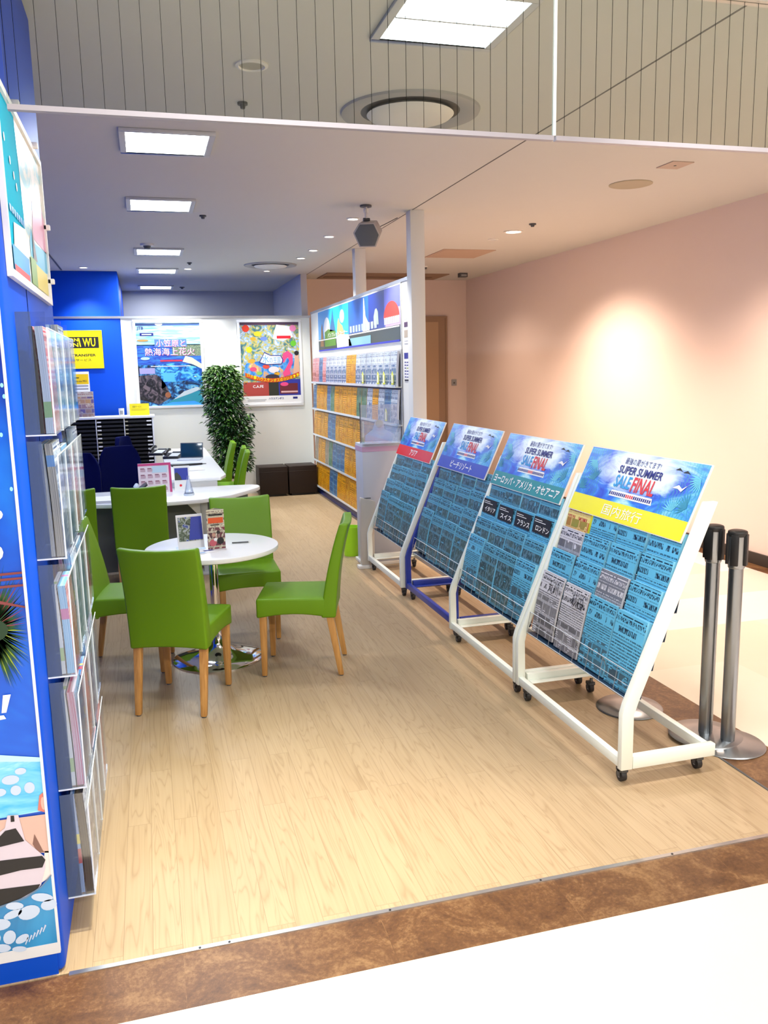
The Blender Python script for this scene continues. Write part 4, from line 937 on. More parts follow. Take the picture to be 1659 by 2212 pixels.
lg = P_('logo_outline', (.02, .03, .25)); s.poly([(.30, .51), (.40, .64), (.50, .60), (.68, .595), (.72, .54), (.69, .485), (.42, .48)], lg, 6); s.poly([(.32, .515), (.40, .625), (.50, .59), (.67, .585), (.70, .54), (.68, .495), (.43, .49)], M_PRW, 7)
s.text('水', .36, .50, .47, .60, P_('logo_blue', (.02, .35, .75)), 8); s.text('の王国', .48, .50, .67, .57, P_('logo_blue'), 8)
n_ = 16
for k in range(n_):      # the curved gold ribbon
    a, c_ = k/n_, (k+1)/n_; f_ = lambda t: .265+.075*(2*t-1)**2
    s.poly([(.06+.92*a, f_(a)), (.06+.92*c_, f_(c_)), (.06+.92*c_, f_(c_)+.05), (.06+.92*a, f_(a)+.05)], P_('ribbon_red', (.65, .08, .01)), 7)
for k, ch in enumerate('日本一ハウステンボスの熱い夏!!'):
    a = (k+.15)/16; v_ = .27+.075*(2*a-1)**2; s.text(ch, .08+.9*a, v_, .08+.9*a+.045, v_+.04, M_YEL, 8)
s.rect(.02, .10, .45, .27, P_('brick', (.45, .06, .05)), 4); s.rect(.45, .10, .62, .29, P_('soot', (.03, .03, .02)), 5); s.rect(.62, .10, 1, .30, P_('royal', (.03, .04, .35)), 4)
s.rect(.64, .12, .95, .25, P_('wine', (.16, .02, .03)), 5); s.disc(.72, .24, .07, fl, 6, .35); s.text('C.A.FE', .18, .20, .36, .235, M_PRW, 6); s.rect(.66, .135, .95, .155, P_('blush', (.8, .5, .5)), 6)
s.rect(0, 0, 1, .10, M_PRW, 6); s.rect(.08, .05, .40, .056, P_('ash', (.3, .3, .3)), 7); s.rect(.08, .035, .38, .04, P_('ash'), 7); s.text('ハウステンボス', .44, .05, .70, .08, M_INKN, 7); s.rect(.86, .055, .94, .08, M_INKN, 7)
b.build('print', r, smooth=0); tag(r, 'framed colourful water-park festival poster on the white back wall', 'poster', 'framed posters on the back wall')

# money transfer signs on the blue block
r = empty('wall_sign', (-.80, 12.19, 1.84))
b = MB(); b.box((-.40, -.012, 0), (.285, -.0, .505), M_YEL); s = Sheet(b, (-.40, -.0125, 0), (1, 0, 0), (0, 0, 1), .685, .505)
s.rect(.03, .54, .93, .83, M_INK, 1); s.text('WESTERN', .06, .71, .55, .80, M_YEL, 2); s.text('UNION', .06, .57, .55, .68, M_YEL, 2)
s.poly([(.575, .57), (.60, .57), (.575, .80), (.55, .80)], M_YEL, 2); s.text('WU', .63, .575, .87, .80, M_YEL, 2)
s.text('MONEY TRANSFER', .06, .32, .86, .385, M_INK, 1); s.text('国際送金サービス', .18, .19, .77, .26, M_INK, 1)
b.build('sign_face', r, smooth=0); tag(r, 'yellow and black money transfer sign on the blue block', 'sign')
b = MB(); b.box((-.98, 12.185, 1.40), (-.72, 12.198, 1.80), M_PAPER); s = Sheet(b, (-.98, 12.1845, 1.40), (1, 0, 0), (0, 0, 1), .26, .40)
s.rect(0, .58, .96, .92, mat('amber_panel', (.85, .55, .0), .4)); s.text('WU', .66, .65, .86, .72, M_INK, 2); s.text('WESTERN UNION', .2, .65, .64, .70, M_INK, 2); s.rect(.2, .78, .5, .81, M_INK, 2)
for v_ in (.5, .4, .28): s.rect(.1, v_, .92, v_+.045, P_('ash'), 2)
tag(b.build('poster_sheet', smooth=0), 'small white and amber notice under the yellow sign', 'notice')

# ------------------------------------------------------------------ document tray cabinet by the blue block
t = empty('tray_cabinet', (-.40, 11.75, 0))
b = MB(); W0, W1, D0, D1, H = -.62, .48, -.16, .2, 1.21
b.box((W0, D0, 0), (W0+.02, D1, H-.03), M_WHITE); b.box((W1-.02, D0, 0), (W1, D1, H-.03), M_WHITE); b.box((W0, D1-.01, 0), (W1, D1, H-.03), M_DGREY); b.box((W0, D0, 0), (W1, D1, .06), M_WHITE)
CWD = (W1-W0-.04)/3
for q in (1, 2): b.box((W0+.02+CWD*q-.006, D0, .06), (W0+.02+CWD*q+.006, D1, H-.03), M_ALU)
b.build('carcass', t, bevel=.002)
b = MB(); b.box((W0-.03, D0-.02, H-.03), (W1+.02, D1+.01, H), M_WHITE); b.build('top', t, bevel=.004)
rnd = random.Random(3)
for q in range(3):
    for k in range(21):
        z = .07+k*.0528
        b = MB(); xa = W0+.028+CWD*q; xb = xa+CWD-.016
        b.box((xa, D0+.005, z), (xb, D1-.02, z+.004), M_BLACK); b.box((xa, D0+.002, z), (xb, D0+.006, z+.028), M_BLACK)
        side = q == 2; lw = .055 if side else .05
        lx = xa+.006 if not side else xb-lw-.006
        if rnd.random() < .85: b.box((lx, D0, z+.006), (lx+lw*(1 if not side else 1.1), D0+.002, z+.024), M_PAPER if rnd.random() < .9 else mat('beige_label', (.6, .55, .35), .6))
        if side and rnd.random() < .8: b.box((xa+.006, D0, z+.008), (xa+.04, D0+.002, z+.022), mat('beige_label'))
        if rnd.random() < .06: b.box((xa+CWD*.6, D0, z+.008), (xa+CWD*.75, D0+.002, z+.02), mat('yellow_label', (.8, .7, .1), .6))
        b.build('tray', t)
tag(t, 'white cabinet of black document trays in front of the blue block', 'tray cabinet')
b = MB(); b.T = Matrix.Translation((-.09, 11.70, 1.21)); tilt_card(b, .25, .155, .15, M_YEL, M_YEL, .004, 0)
s = Sheet(b, (-.125, -.001, 0), (1, 0, 0), (0, .15, 1), .25, .155); s.text('送金サービス', .15, .68, .6, .82, M_INK, 2); s.rect(.08, .52, .9, .55, mat('olive_ink', (.45, .38, .02), .5), 2); s.rect(.08, .42, .8, .45, mat('olive_ink'), 2)
b.box((-.125, 0, 0), (.125, .05, .004), M_YEL); tag(b.build('tabletop_sign', smooth=0), 'yellow card sign standing on the tray cabinet', 'sign')
b = MB(); b.T = Matrix.Translation((-.76, 11.72, 1.21)); tilt_card(b, .20, .33, .12, cover('leaflet_stack_face', (.62, .55, .45), (.25, .05, .05), (.05, .12, .40), (.70, .45, .15), 170, photo=.8, size=1.6), M_ACRE, .02, 0)
b.box((-.1, -.03, 0), (.1, .05, .004), M_ACR); b.box((-.1, -.03, 0), (.1, -.027, .12), M_ACR); tag(b.build('leaflet_holder', smooth=0), 'clear holder of colourful leaflets on the tray cabinet', 'holder')
b = MB(); b.lathe([(0, 0), (.032, 0), (.036, .10), (.033, .10), (.030, .008), (0, .008)], M_PAPER, n=20); b.box((-.02, -.037, .02), (.02, -.034, .07), M_GREYP)
o = b.build('pen_cup'); o.location = (-.32, 11.70, 1.21); tag(o, 'small white cup on the tray cabinet', 'cup')
b = MB(); b.lathe([(0, 0), (.055, 0), (.06, .02), (.03, .04), (0, .05)], M_BLACK, n=20); o = b.build('tape_dispenser'); o.location = (-.905, 11.66, 1.21); tag(o, 'small black dispenser at the left of the tray cabinet', 'dispenser')

# ------------------------------------------------------------------ desk and curved counter
t = empty('service_desk', (.2, 9.8, 0)); DZ = .78
b = MB(); b.prism([(-.05, -1.83), (.43, -1.83), (.50, -1.6), (.50, 1.5), (-.05, 1.5)], 'z', DZ-.03, DZ, M_WHITE); b.build('worktop', t, bevel=.005)
b = MB(); b.box((-.02, -1.79, 0), (.40, -1.76, DZ-.03), M_WHITE); b.build('end_panel', t, bevel=.002)
b = MB(); b.box((.25, -1.76, 0), (.27, 1.45, DZ-.03), M_LGREY); b.build('front_panel', t)
b = MB(); b.box((-.02, 1.42, 0), (.4, 1.45, DZ-.03), M_WHITE); b.build('end_panel', t)
tag(t, 'long white service desk running back towards the plant', 'desk')
t = empty('curved_counter', (.1, 7.6, 0)); KZ = .70
out = [(-.85, -.30), (-.45, -.42), (0, -.48), (.30, -.44), (.55, -.30), (.72, -.08), (.845, .12), (.872, .20), (.865, .28), (.82, .33), (.62, .36), (.40, .37), (-.85, .37)]
b = MB(); b.prism(out, 'z', KZ-.035, KZ, M_WHITE); b.build('worktop', t, bevel=.006, segs=2)
b = MB(); b.box((.30, -.20, .02), (.36, -.14, KZ-.035), M_LGREY); b.box((.22, -.26, 0), (.44, -.08, .02), M_LGREY); b.build('leg', t, bevel=.003)
b = MB(); b.prism([(.16, .66), (.30, .66), (.30, .5)], 'y', -.19, -.165, M_WHITE); b.build('bracket', t)
b = MB(); b.box((-.83, .05, .02), (.74, .07, KZ-.035), mat('modesty_panel', (.16, .18, .16), .6)); b.build('modesty_panel', t)
b = MB(); b.box((.70, .08, 0), (.74, .34, KZ-.035), M_WHITE); b.box((-.84, .0, 0), (-.80, .34, KZ-.035), M_WHITE); b.build('end_panel', t)
tag(t, 'white curved counter top where two lime chairs are drawn up', 'counter')

def put(o, loc, rz, label, cat, group=None): o.location = loc; o.rotation_euler = (0, 0, rz); return tag(o, label, cat, group)
# laptop, seen from the visitor side
t = empty('laptop'); b = MB(); b.box((-.16, -.12, 0), (.16, .12, .018), mat('laptop_silver', (.60, .64, .72), .4)); b.build('base', t, bevel=.004)
b = MB(); b.box((-.14, -.05, .018), (.14, .08, .0195), M_LGREY); b.build('keyboard', t)
b = MB(); b.T = Matrix.Translation((0, .12, .018)) @ Matrix.Rotation(math.radians(-14), 4, 'X'); b.box((-.16, -.004, 0), (.16, .006, .215), mat('laptop_lid', (.05, .07, .11), .35)); b.box((-.148, -.0055, .012), (.148, -.004, .203), mat('dark_screen', (.012, .05, .09), .15)); b.build('screen', t, bevel=.003)
t.scale = (.8, .8, .8); put(t, (.44, 9.75, DZ), -.25, 'open laptop with a dark screen on the service desk', 'laptop')
def phone():
    t = empty('desk_phone')
    b = MB(); b.prism([(-.11, 0), (.11, 0), (.11, .055), (-.11, .025)], 'x', -.09, .09, M_BLACK); b.build('base', t, bevel=.005)
    b = MB(); b.T = Matrix.Translation((0, 0, .027)) @ Matrix.Rotation(math.radians(7.8), 4, 'X'); b.box((-.02, -.10, .016), (.08, .06, .019), M_LGREY); b.box((-.02, .065, .016), (.08, .10, .03), M_DGREY); b.build('keypad', t)
    b = MB(); b.tube([(-.06, -.10, .055), (-.06, -.05, .075), (-.06, .05, .095), (-.06, .10, .09)], .018, M_BLACK, 10); b.build('handset', t)
    return t
p = phone(); put(p, (.10, 10.55, DZ), -.35, 'black desk telephone with handset on the service desk, farther one', 'telephone', 'desk telephones')
q = copy_tree(p); put(q, (.26, 10.05, DZ), -.3, 'black desk telephone beside the open laptop', 'telephone', 'desk telephones')
b = MB(); b.box((-.13, -.16, 0), (.13, .16, .012), M_PAPER); put(b.build('paper_stack', bevel=.002), (.38, 8.75, DZ), .1, 'flat white stack of papers on the near end of the desk', 'papers')
b = MB(); b.prism([(-.16, -.06), (.10, -.03), (.17, .0), (.10, .02), (-.16, .06)], 'z', 0, .02, M_BLACK); b.cyl((.17, 0, .01), (.21, .0, .01), .008, .004, M_LGREY, 10)
put(b.build('desk_tray', bevel=.004), (.37, 9.15, DZ), .05, 'flat black pointed desk tray behind the near papers', 'tray')
# price chart and photo card at the near end
b = MB(); tilt_card(b, .285, .265, .12, mat('pale_pink_card', (.80, .70, .76), .5), M_PAPER, .004, 0)
s = Sheet(b, (-.1425, -.001, 0), (1, 0, 0), (0, .12, 1), .285, .265); s.rect(0, .92, .93, 1, mat('crimson_edge', (.55, .05, .20), .5), 1); s.rect(.93, 0, 1, 1, mat('crimson_edge'), 1); s.rect(.42, .68, .88, .90, mat('pale_blue_cell', (.50, .68, .80), .5), 1)
for i in range(4):
    for j in range(4):
        if i > 1 and j == 3: continue
        s.rect(.07+i*.215, .08+j*.215, .07+i*.215+.15, .08+j*.215+.10, mat('cell_pink', (.55, .38, .45), .5), 2); s.rect(.07+i*.215, .17+j*.215, .19+i*.215, .20+j*.215, mat('cell_dark', (.25, .08, .12), .5), 3)
b.box((-.14, 0, 0), (.14, .09, .004), M_PAPER); put(b.build('price_chart', smooth=0), (.035, 7.72, KZ), .06, 'pink-edged price chart stand on the curved counter', 'chart')
b = MB(); tilt_card(b, .14, .22, .12, M_PAPER, M_PAPER, .004, 0); s = Sheet(b, (-.07, -.001, 0), (1, 0, 0), (0, .12, 1), .14, .22); s.rect(.05, .42, .90, .92, mat('deep_blue_print'), 2); s.poly([(.05, .42), (.5, .42), (.4, .6), (.2, .75), (.05, .7)], mat('night_cliff', (.05, .06, .05), .5), 3); s.disc(.4, .2, .08, M_RED, 2)
b.box((-.07, 0, 0), (.07, .07, .004), M_PAPER); put(b.build('card_stand', smooth=0), (.27, 7.80, KZ), .02, 'white photo card stand beside the pink price chart', 'card stand')
b = MB(); b.lathe([(0, 0), (.042, 0), (.045, .01), (.012, .15), (.010, .17), (.009, .17), (.010, .15), (.04, .012), (0, .012)], M_ACR, n=24); b.lathe([(.045, .0), (.046, .01), (.043, .018)], M_ACRE, n=24)
put(b.build('glass_bottle'), (.31, 7.45, KZ), 0, 'clear conical bottle standing on the curved counter', 'bottle')
b = MB(); b.prism([(0, 0), (.16, .11), (.165, .105), (.02, -.0)], 'y', -.10, .10, M_BLACK); b.prism([(.005, .008), (.15, .108), (.152, .104), (.01, .003)], 'y', -.09, .09, M_DGREY); b.box((.08, -.03, 0), (.15, .03, .004), M_BLACK); b.prism([(.10, 0), (.14, 0), (.15, .095), (.13, .08)], 'y', -.02, .02, M_BLACK)
put(b.build('tablet_stand', bevel=.002), (-.20, 7.55, KZ), .05, 'black tablet on a slanted stand, left of the price chart', 'tablet')
for x, c_, lb in ((.015, (.02, .35, .03), 'small green figure in front of the price chart'), (.05, (.65, .03, .02), 'small red figure in front of the price chart')):
    b = MB(); b.lathe([(0, 0), (.013, 0), (.016, .012), (.010, .022), (.013, .032), (.0, .042)], mat('toy_%d' % (x*1000), c_, .4), n=14); put(b.build('small_ornament'), (x, 7.62, KZ), 0, lb, 'ornament', 'small ornaments')
b = MB()
for k in range(4): b.T = Matrix.Rotation(.05*k, 4, 'Z'); b.box((-.10, -.14, .006*k), (.10, .14, .006*k+.005), M_PAPER if k % 2 else mat('lilac_paper', (.66, .66, .78), .6))
put(b.build('document_pile'), (-.40, 7.38, KZ), -.2, 'loose pile of white documents left on the curved counter', 'papers')
b = MB(); b.lathe([(0, 0), (.025, 0), (.022, .03), (.03, .06), (.012, .085), (0, .09)], M_ACRE, n=14); put(b.build('glass_ornament'), (-.13, 7.78, KZ), 0, 'small glassy ornament behind the black tablet', 'ornament')

# navy office chairs
def office():
    t = empty('office_chair')
    b = MB(); n_ = 12; vs = []; fs = []
    for k in range(9):
        z = .52+.50*k/8; w_ = .23*(1-.35*max(0, (k-5)/3)**2)
        for i in range(n_+1):
            u = -1+2*i/n_; vs.append((u*w_, -.20+.05*u*u-.03*k/8, z)); vs.append((u*w_, -.25+.05*u*u-.03*k/8, z))
    R_ = (n_+1)*2
    for k in range(8):
        for i in range(n_):
            a = k*R_+i*2; fs.append((a, a+2, a+2+R_, a+R_)); fs.append((a+3, a+1, a+1+R_, a+3+R_))
        for i in (0, n_): a = k*R_+i*2; fs.append((a, a+1, a+1+R_, a+R_))
    for i in range(n_): a = 8*R_+i*2; fs.append((a, a+2, a+3, a+1)); a = i*2; fs.append((a, a+1, a+3, a+2))
    b.mesh(vs, fs, M_NAVY); b.build('backrest', t, bevel=.008)
    b = MB(); b.box((-.24, -.22, .43), (.24, .24, .50), M_NAVY); b.build('seat', t, bevel=.03, segs=3)
    b = MB(); b.cyl((0, 0, .08), (0, 0, .43), .028, m=M_BLACK); b.box((-.03, -.26, .44), (.03, -.10, .46), M_BLACK); b.box((-.03, -.27, .44), (.03, -.25, .70), M_BLACK); b.build('column', t)
    for a in range(5):
        th = math.radians(72*a); c_, s_ = math.cos(th), math.sin(th); b = MB(); b.cyl((0, 0, .10), (c_*.28, s_*.28, .065), .022, .015, M_BLACK, 8); b.cyl((c_*.28, s_*.28-.01, .028), (c_*.28, s_*.28+.015, .028), .028, m=M_RUB, n=14); b.build('foot', t)
    return t
o0 = office(); put(o0, (-.20, 8.9, 0), math.radians(-150), 'navy office chair behind the price chart, nearest of three', 'office chair', 'navy office chairs')
put(copy_tree(o0), (-.10, 10.4, 0), math.radians(-110), 'navy office chair farther back at the service desk', 'office chair', 'navy office chairs')
put(copy_tree(o0), (-.72, 8.25, 0), math.radians(170), 'navy office chair at the left, behind the white documents', 'office chair', 'navy office chairs')

# ------------------------------------------------------------------ potted plant
t = empty('potted_plant', (1.06, 11.55, 0)); rp = random.Random(11)
b = MB(); b.lathe([(0, 0), (.12, 0), (.155, .30), (.165, .33), (.15, .33), (.14, .29), (0, .29)], M_OFFW, n=28); b.build('pot', t)
b = MB(); b.cyl((0, 0, .285), (0, 0, .295), .142, m=mat('soil', (.03, .02, .012), .9), n=20); b.build('soil', t)
b = MB()
for a, h_ in ((0, 1.35), (2.1, 1.2), (4.2, 1.0)): b.tube([(.02*math.cos(a), .02*math.sin(a), .29), (.05*math.cos(a+1), .05*math.sin(a+1), .75), (.04*math.cos(a), .04*math.sin(a), h_)], .012, mat('bark', (.12, .07, .035), .8), 7)
b.build('stem', t)
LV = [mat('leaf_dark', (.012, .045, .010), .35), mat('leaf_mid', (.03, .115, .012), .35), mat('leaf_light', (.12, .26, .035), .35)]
b = MB()
def width(z):
    if z > 1.70: return .25-.10*(z-1.70)/.12
    if z > 1.2: return .24
    if z > .9: return .28
    return .24+.02*(.9-z)
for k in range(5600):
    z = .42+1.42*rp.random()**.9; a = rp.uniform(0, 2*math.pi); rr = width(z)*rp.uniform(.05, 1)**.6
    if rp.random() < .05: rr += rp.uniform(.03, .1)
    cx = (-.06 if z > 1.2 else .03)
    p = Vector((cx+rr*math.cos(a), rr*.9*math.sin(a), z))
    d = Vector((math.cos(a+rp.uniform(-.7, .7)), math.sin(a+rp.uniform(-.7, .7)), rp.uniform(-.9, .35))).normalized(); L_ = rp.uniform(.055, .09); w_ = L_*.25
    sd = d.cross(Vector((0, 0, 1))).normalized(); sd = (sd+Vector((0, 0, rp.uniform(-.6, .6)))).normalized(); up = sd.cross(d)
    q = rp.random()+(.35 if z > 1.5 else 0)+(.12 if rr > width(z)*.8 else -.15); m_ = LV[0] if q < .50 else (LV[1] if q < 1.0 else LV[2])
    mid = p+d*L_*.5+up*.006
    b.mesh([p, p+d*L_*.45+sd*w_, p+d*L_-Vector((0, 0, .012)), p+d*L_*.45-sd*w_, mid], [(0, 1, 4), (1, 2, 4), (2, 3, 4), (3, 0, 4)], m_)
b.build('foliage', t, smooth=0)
tag(t, 'tall bushy green potted plant between the two framed posters', 'potted plant')

# ------------------------------------------------------------------ blue wall end: framed posters
# big summer poster facing the mall
r = empty('framed_poster', (-.86, 2.42, .075))
b = MB(); x0, x1, z0, z1 = -.51, .512, .0, 1.93      # local to the empty
for a in ((x0, z0, x1-.006, z0+.035), (x0, z1-.03, x1-.006, z1), (x0, z0+.035, x0+.03, z1-.03)): b.box((a[0], -.014, a[1]), (a[2], -.001, a[3]), mat('poster_frame_silver', (.70, .74, .80), .35))
b.box((x1-.006, -.014, z0), (x1, -.001, z1), mat('poster_frame_silver')); b.build('frame', r)
b = MB(); b.box((x0+.02, -.006, z0+.03), (x1-.005, -.001, z1-.02), M_PAPER); s = Sheet(b, (x0+.03, -.0065, z0+.035), (1, 0, 0), (0, 0, 1), x1-x0-.035, z1-z0-.065, .0008)
s.rect(0, 0, 1, 1, water_print('ocean_poster_print', [(.30, (.003, .03, .38)), (.55, (.004, .11, .70)), (.75, (.02, .30, .90))], 2, (1, 2, 1), .6), 1)
PWID = x1-x0-.035; PH = z1-z0-.065
def q_(pts): return [(1-d/PWID, (z-.11)/PH) for d, z in pts]
def blob(d, z, rd, rz, m_, l, n=16, rot=0):
    s.poly(q_([(d+rd*math.cos(t)*math.cos(rot)-rz*math.sin(t)*math.sin(rot), z+rd*math.cos(t)*math.sin(rot)+rz*math.sin(t)*math.cos(rot)) for t in [2*math.pi*k/n for k in range(n)]][::-1]), m_, l)
wf = P_('petal', (.50, .62, .82)); tq = water_print('ring_print', [(.35, (.01, .16, .42)), (.65, (.03, .30, .65))], 3); tl = water_print('swim_ring_print', [(.35, (.03, .42, .80)), (.6, (.20, .62, .92)), (.75, (.55, .85, .97))], 4, (1, 6, 1))
hl = P_('highlight_blue', (.45, .80, .97)); skin = P_('skin_tone', (.62, .42, .36)); tw = P_('top_white', (.60, .55, .66))
s.poly(q_([(.5, .70), (.11, .709), (.0, .686), (.0, .525), (.2, .52), (.5, .52)]), tl, 3)
s.poly(q_([(.5, .705), (.11, .712), (.0, .688), (0, .675), (.1, .69), (.5, .69)]), hl, 4)
for d, z, a, b_ in ((.083, .633, .023, .014), (.072, .600, .014, .015), (.036, .602, .014, .017), (.115, .60, .018, .012), (.055, .655, .015, .010)): blob(d, z, a, b_, wf, 5)
s.poly(q_([(.5, .525), (.0, .515), (.0, .395), (.03, .40), (.5, .38)]), skin, 5)
s.poly(q_([(.002, .582), (.012, .575), (.02, .53), (.002, .522)]), P_('coral', (.62, .18, .14)), 6); blob(.004, .55, .006, .02, skin, 7)
s.poly(q_([(.035, .46), (.017, .406), (.012, .40), (.03, .40), (.042, .43)]), P_('skin_shade', (.20, .10, .08)), 6)
s.poly(q_([(.012, .402), (.0, .40), (.0, .32), (.03, .305)]), P_('pale_prop', (.80, .72, .72)), 5)
s.poly(q_([(.100, .529), (.072, .526), (.061, .447), (.013, .385), (.015, .35), (.03, .30), (.06, .27), (.5, .24), (.5, .47), (.13, .478), (.110, .492)]), tw, 7)
s.poly(q_([(.092, .527), (.083, .526), (.083, .508), (.093, .508)]), M_INK, 8)
s.poly(q_([(.110, .484), (.082, .487), (.063, .444), (.133, .437), (.5, .40), (.5, .44), (.135, .46)]), M_INK, 8)
s.poly(q_([(.5, .40), (.137, .396), (.07, .393), (.02, .390), (.012, .376), (.022, .354), (.08, .356), (.141, .350), (.5, .33)]), M_INK, 8)
s.poly(q_([(.5, .30), (.145, .309), (.032, .303), (.040, .290), (.085, .270), (.149, .25), (.5, .22)]), M_INK, 8)
s.poly(q_([(.5, .235), (.149, .253), (.073, .270), (.030, .295), (.0, .326), (.0, .10), (.5, .10)]), tq, 9)
s.poly(q_([(.5, .238), (.149, .256), (.073, .273), (.030, .298), (.0, .329), (.0, .323), (.030, .292), (.073, .267), (.149, .250), (.5, .232)]), P_('seam_blue', (.10, .20, .35)), 10)
for d, z, a, b_, r_ in ((.030, .262, .030, .013, .3), (.014, .235, .022, .017, 0), (.069, .222, .030, .022, -.2), (.105, .250, .024, .012, .2), (.112, .225, .026, .012, -.3), (.127, .155, .017, .022, .2),
                    (.094, .143, .020, .012, -.5), (.150, .125, .024, .013, .2), (.104, .112, .020, .009, .2), (.150, .20, .03, .018, .1), (.17, .16, .02, .02, 0)): blob(d, z, a, b_, wf, 11, rot=r_)
for k in range(6): s.poly(q_([(.030+k*.010, .175-k*.006), (.026+k*.010, .172-k*.006), (.036+k*.010, .152-k*.006), (.038+k*.010, .154-k*.006)]), wf, 11)
pg = P_('palm_green', (.012, .075, .02)); pr = P_('palm_red', (.20, .045, .05)); py_ = P_('palm_yellow', (.25, .35, .02))
rp_ = random.Random(5)
for k in range(70):
    a = math.radians(-75+k*2.05); L_ = .11+.06*rp_.random(); d0, z0_ = .095, 1.075
    e = (max(.002, d0-L_*math.cos(a)*.75), z0_+L_*math.sin(a)*1.15)
    dx, dz = e[0]-d0, e[1]-z0_; ln = math.hypot(dx, dz); px, pz = -dz/ln*.0022, dx/ln*.0022
    s.poly(q_([(d0, z0_), (d0+dx*.5+px, z0_+dz*.5+pz), e, (d0+dx*.5-px, z0_+dz*.5-pz)]), (pg, pg, pr if a > 0 else py_, pg)[k % 4], 4)
blob(.10, 1.07, .05, .035, P_('palm_heart', (.008, .04, .015)), 5)
for z in (1.225, 1.21, 1.19): s.poly(q_([(.2, z-.006), (.10, z+.002), (.0, z+.003), (.0, z-.003), (.10, z-.006), (.2, z-.014)]), pr, 5)
s.poly(q_([(.5, 1.15), (.15, 1.18), (.0, 1.13), (.0, 1.125), (.15, 1.165), (.5, 1.13)]), pr, 5)
s.poly(q_([(.080, .884), (.060, .884), (.076, .833), (.088, .833)]), M_PRW, 6); s.poly(q_([(.083, .826), (.078, .815), (.099, .813), (.095, .826)]), M_PRW, 6)
blob(.075, 1.388, .04, .022, M_PRW, 6); blob(.088, 1.285, .045, .032, M_PRW, 6); blob(.2, 1.33, .06, .05, M_PRW, 6)
for d, z in ((.007, 1.729), (.004, 1.70), (.008, 1.455), (.02, 1.60)): blob(d, z, .004, .006, P_('glint', (.3, .8, 1)), 6)
b.build('print', r, smooth=0); tag(r, 'large blue summer poster with swim rings and striped top on the blue wall end', 'poster')

# beach poster on the side of the blue wall, over the pockets
r = empty('framed_poster', (-.34, 3.06, 2.02)); w_ = 1.05; h_ = .53
b = MB(); fm = M_PRW
for a in ((-w_/2, 0, w_/2, .022), (-w_/2, h_-.02, w_/2, h_), (-w_/2, .022, -w_/2+.022, h_-.02), (w_/2-.022, .022, w_/2, h_-.02)): b.box((.001, a[0], a[1]), (.016, a[2], a[3]), fm)
b.build('frame', r)
b = MB(); b.box((.001, -w_/2+.01, .01), (.006, w_/2-.01, h_-.01), M_PAPER); s = Sheet(b, (.0065, -w_/2+.02, .02), (0, 1, 0), (0, 0, 1), w_-.04, h_-.04, .0008)
s.rect(0, 0, 1, 1, mat('aqua_sky', (.0, .46, .70), .7, spec=.1), 1); s.poly([(.42, 0), (.40, .5), (.36, 1), (1, 1), (1, 0)], water_print('beach_print', [(.40, (.30, .62, .72)), (.50, (.80, .80, .72)), (.6, (.88, .86, .84))], 5), 2)
s.poly([(.60, .35), (.66, .62), (.95, .68), (1, .60), (1, .35)], P_('parasol_pink', (.80, .40, .55)), 3); s.poly([(.5, .30), (.56, .40), (.62, .32), (1, .36), (1, .2), (.5, .1)], P_('lagoon', (.15, .55, .80)), 3)
s.poly([(.10, .10), (.14, .30), (.40, .34), (.45, .06)], P_('insert_white', (.85, .90, .92)), 4); s.rect(.07, .02, .42, .16, P_('insert_blue', (.04, .32, .70)), 5); s.rect(.08, .0, .40, .05, P_('insert_red', (.80, .05, .06)), 6)
s.rect(.47, .02, .62, .20, P_('insert_green', (.30, .50, .15)), 5); s.rect(.62, .02, .95, .18, P_('insert_yellow', (.85, .72, .15)), 5)
s.poly([(.56, .2), (.58, .42), (.62, .30), (.66, .2)], P_('driftwood', (.18, .13, .12)), 5)
for i in range(7): s.rect(.08+i*.045, .345, .11+i*.045, .385, P_('insert_blue'), 5)
for (u, v) in ((.10, .75), (.18, .66), (.28, .55), (.24, .6)): s.disc(u, v, .012, M_PRW, 4)
b.build('print', r, smooth=0)
for y_, z_ in ((-.15, .555), (.30, .545), (.515, .10), (.515, .3)): 
    b = MB(); b.box((.0, y_-.012, z_-.02), (.03, y_+.012, z_), M_PRW); b.build('clip', r, bevel=.003)
tag(r, 'white-framed beach poster on the side of the blue wall above the pockets', 'poster')

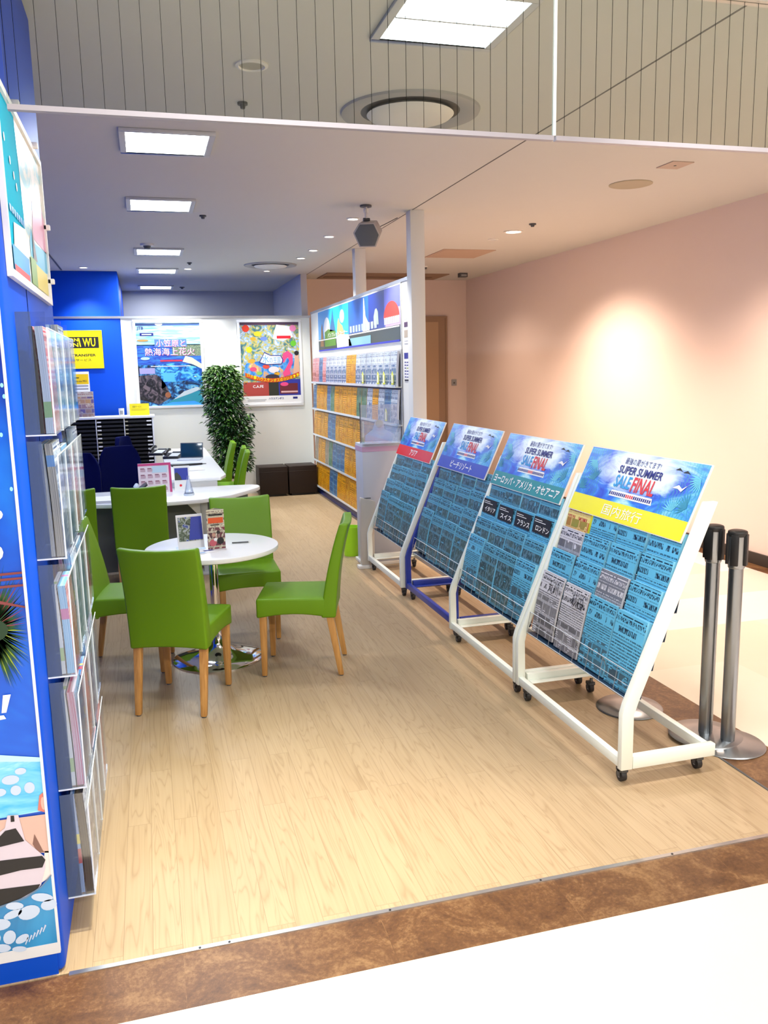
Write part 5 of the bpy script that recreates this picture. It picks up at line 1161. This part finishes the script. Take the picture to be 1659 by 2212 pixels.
# acrylic pockets on the blue wall
r = empty('pocket_rack', (-.338, 3.06, 0)); M_ACRS = frosted('smoky_acrylic', (.10, .15, .25), .55); PY = [2.60, 2.835, 3.07, 3.305]; PW = .228
for k, z in enumerate(ROWZ):
    for i, y in enumerate(PY):
        yy = y-3.06; b = MB()
        b.box((.0, yy, z-.003), (.082, yy+PW, z), M_ACR); b.box((.079, yy, z), (.082, yy+PW, z+.30), M_ACR)
        b.box((.0, yy, z), (.040, yy+.0025, z+.345), M_ACRS if i == 0 else M_ACR); b.box((.040, yy, z), (.079, yy+.0025, z+.345), M_ACR); b.box((.0, yy+PW-.0025, z), (.079, yy+PW, z+.29), M_ACR)
        b.box((.0, yy-.001, z-.005), (.083, yy+.004, z-.001), M_ACRE); b.box((.0785, yy-.001, z), (.0825, yy+.002, z+.30), M_ACRE); b.box((.079, yy, z+.298), (.082, yy+PW, z+.302), M_ACRE)
        b.build('pocket', r)
tag(r, 'twenty clear acrylic wall pockets on the side of the blue wall', 'pocket rack')
SIDE = [edges('blue_side_edges', (.10, .38, .62), (.35, .66, .82), 40, ((.62, .74, (.60, .08, .30)),)), edges('striped_white_edges', (.62, .66, .70), (.10, .12, .14), 60),
        edges('pale_side_edges', (.70, .74, .76), (.35, .48, .55), 50, ((.15, .3, (.25, .45, .15)),)), edges('red_side_edges', (.62, .55, .62), (.42, .04, .14), 30),
        edges('dark_side_edges', (.03, .03, .04), (.10, .09, .06), 30), edges('blue_print_edges', (.06, .20, .50), (.50, .65, .85), 30, ((.5, .6, (.85, .75, .1)), (.3, .45, (.6, .05, .05)))),
        edges('beige_side_edges', (.55, .52, .42), (.20, .20, .18), 40, ((.8, .9, (.1, .3, .6)),))]
SN = ['blue-edged', 'black-striped', 'pale', 'red-edged', 'dark', 'blue and yellow', 'beige']
PICK = [[4, 2, 3, 1], [3, 5, 5, 3], [0, 5, 1, 4], [6, 1, 1, 2], [2, 0, 6, 1]]
PICK2 = [[5, 4, 2, 5], [2, 6, 3, 5], [2, 3, 6, 2], [1, 2, 0, 6], [4, 5, 2, 6]]
for k, z in enumerate(ROWZ):
    for i, y in enumerate(PY):
        for j, pk in enumerate((PICK[k][i], PICK2[k][i])):
            front = (cov_wh+cov_bl+cov_pk)[(k*3+i*2+j) % 7]; th = (.022, .012)[j]
            o = brochure(front, SIDE[pk], .20, .335-.03*((k+i) % 3), th, .003).build('brochure', smooth=60)
            xx = -.338+(.076 if j == 0 else .050)
            o.matrix_world = Matrix.Translation((xx, y+PW/2, z+.001)) @ Matrix.Rotation(math.pi/2, 4, 'Z') @ Matrix.Rotation(-.02, 4, 'X')
            tag(o, '%s brochures, %s bundle, %s pocket, %s row, blue wall' % (SN[pk], ('front', 'rear')[j], ORD[i], RN5[k]), 'brochure', 'brochures in the blue wall pockets')
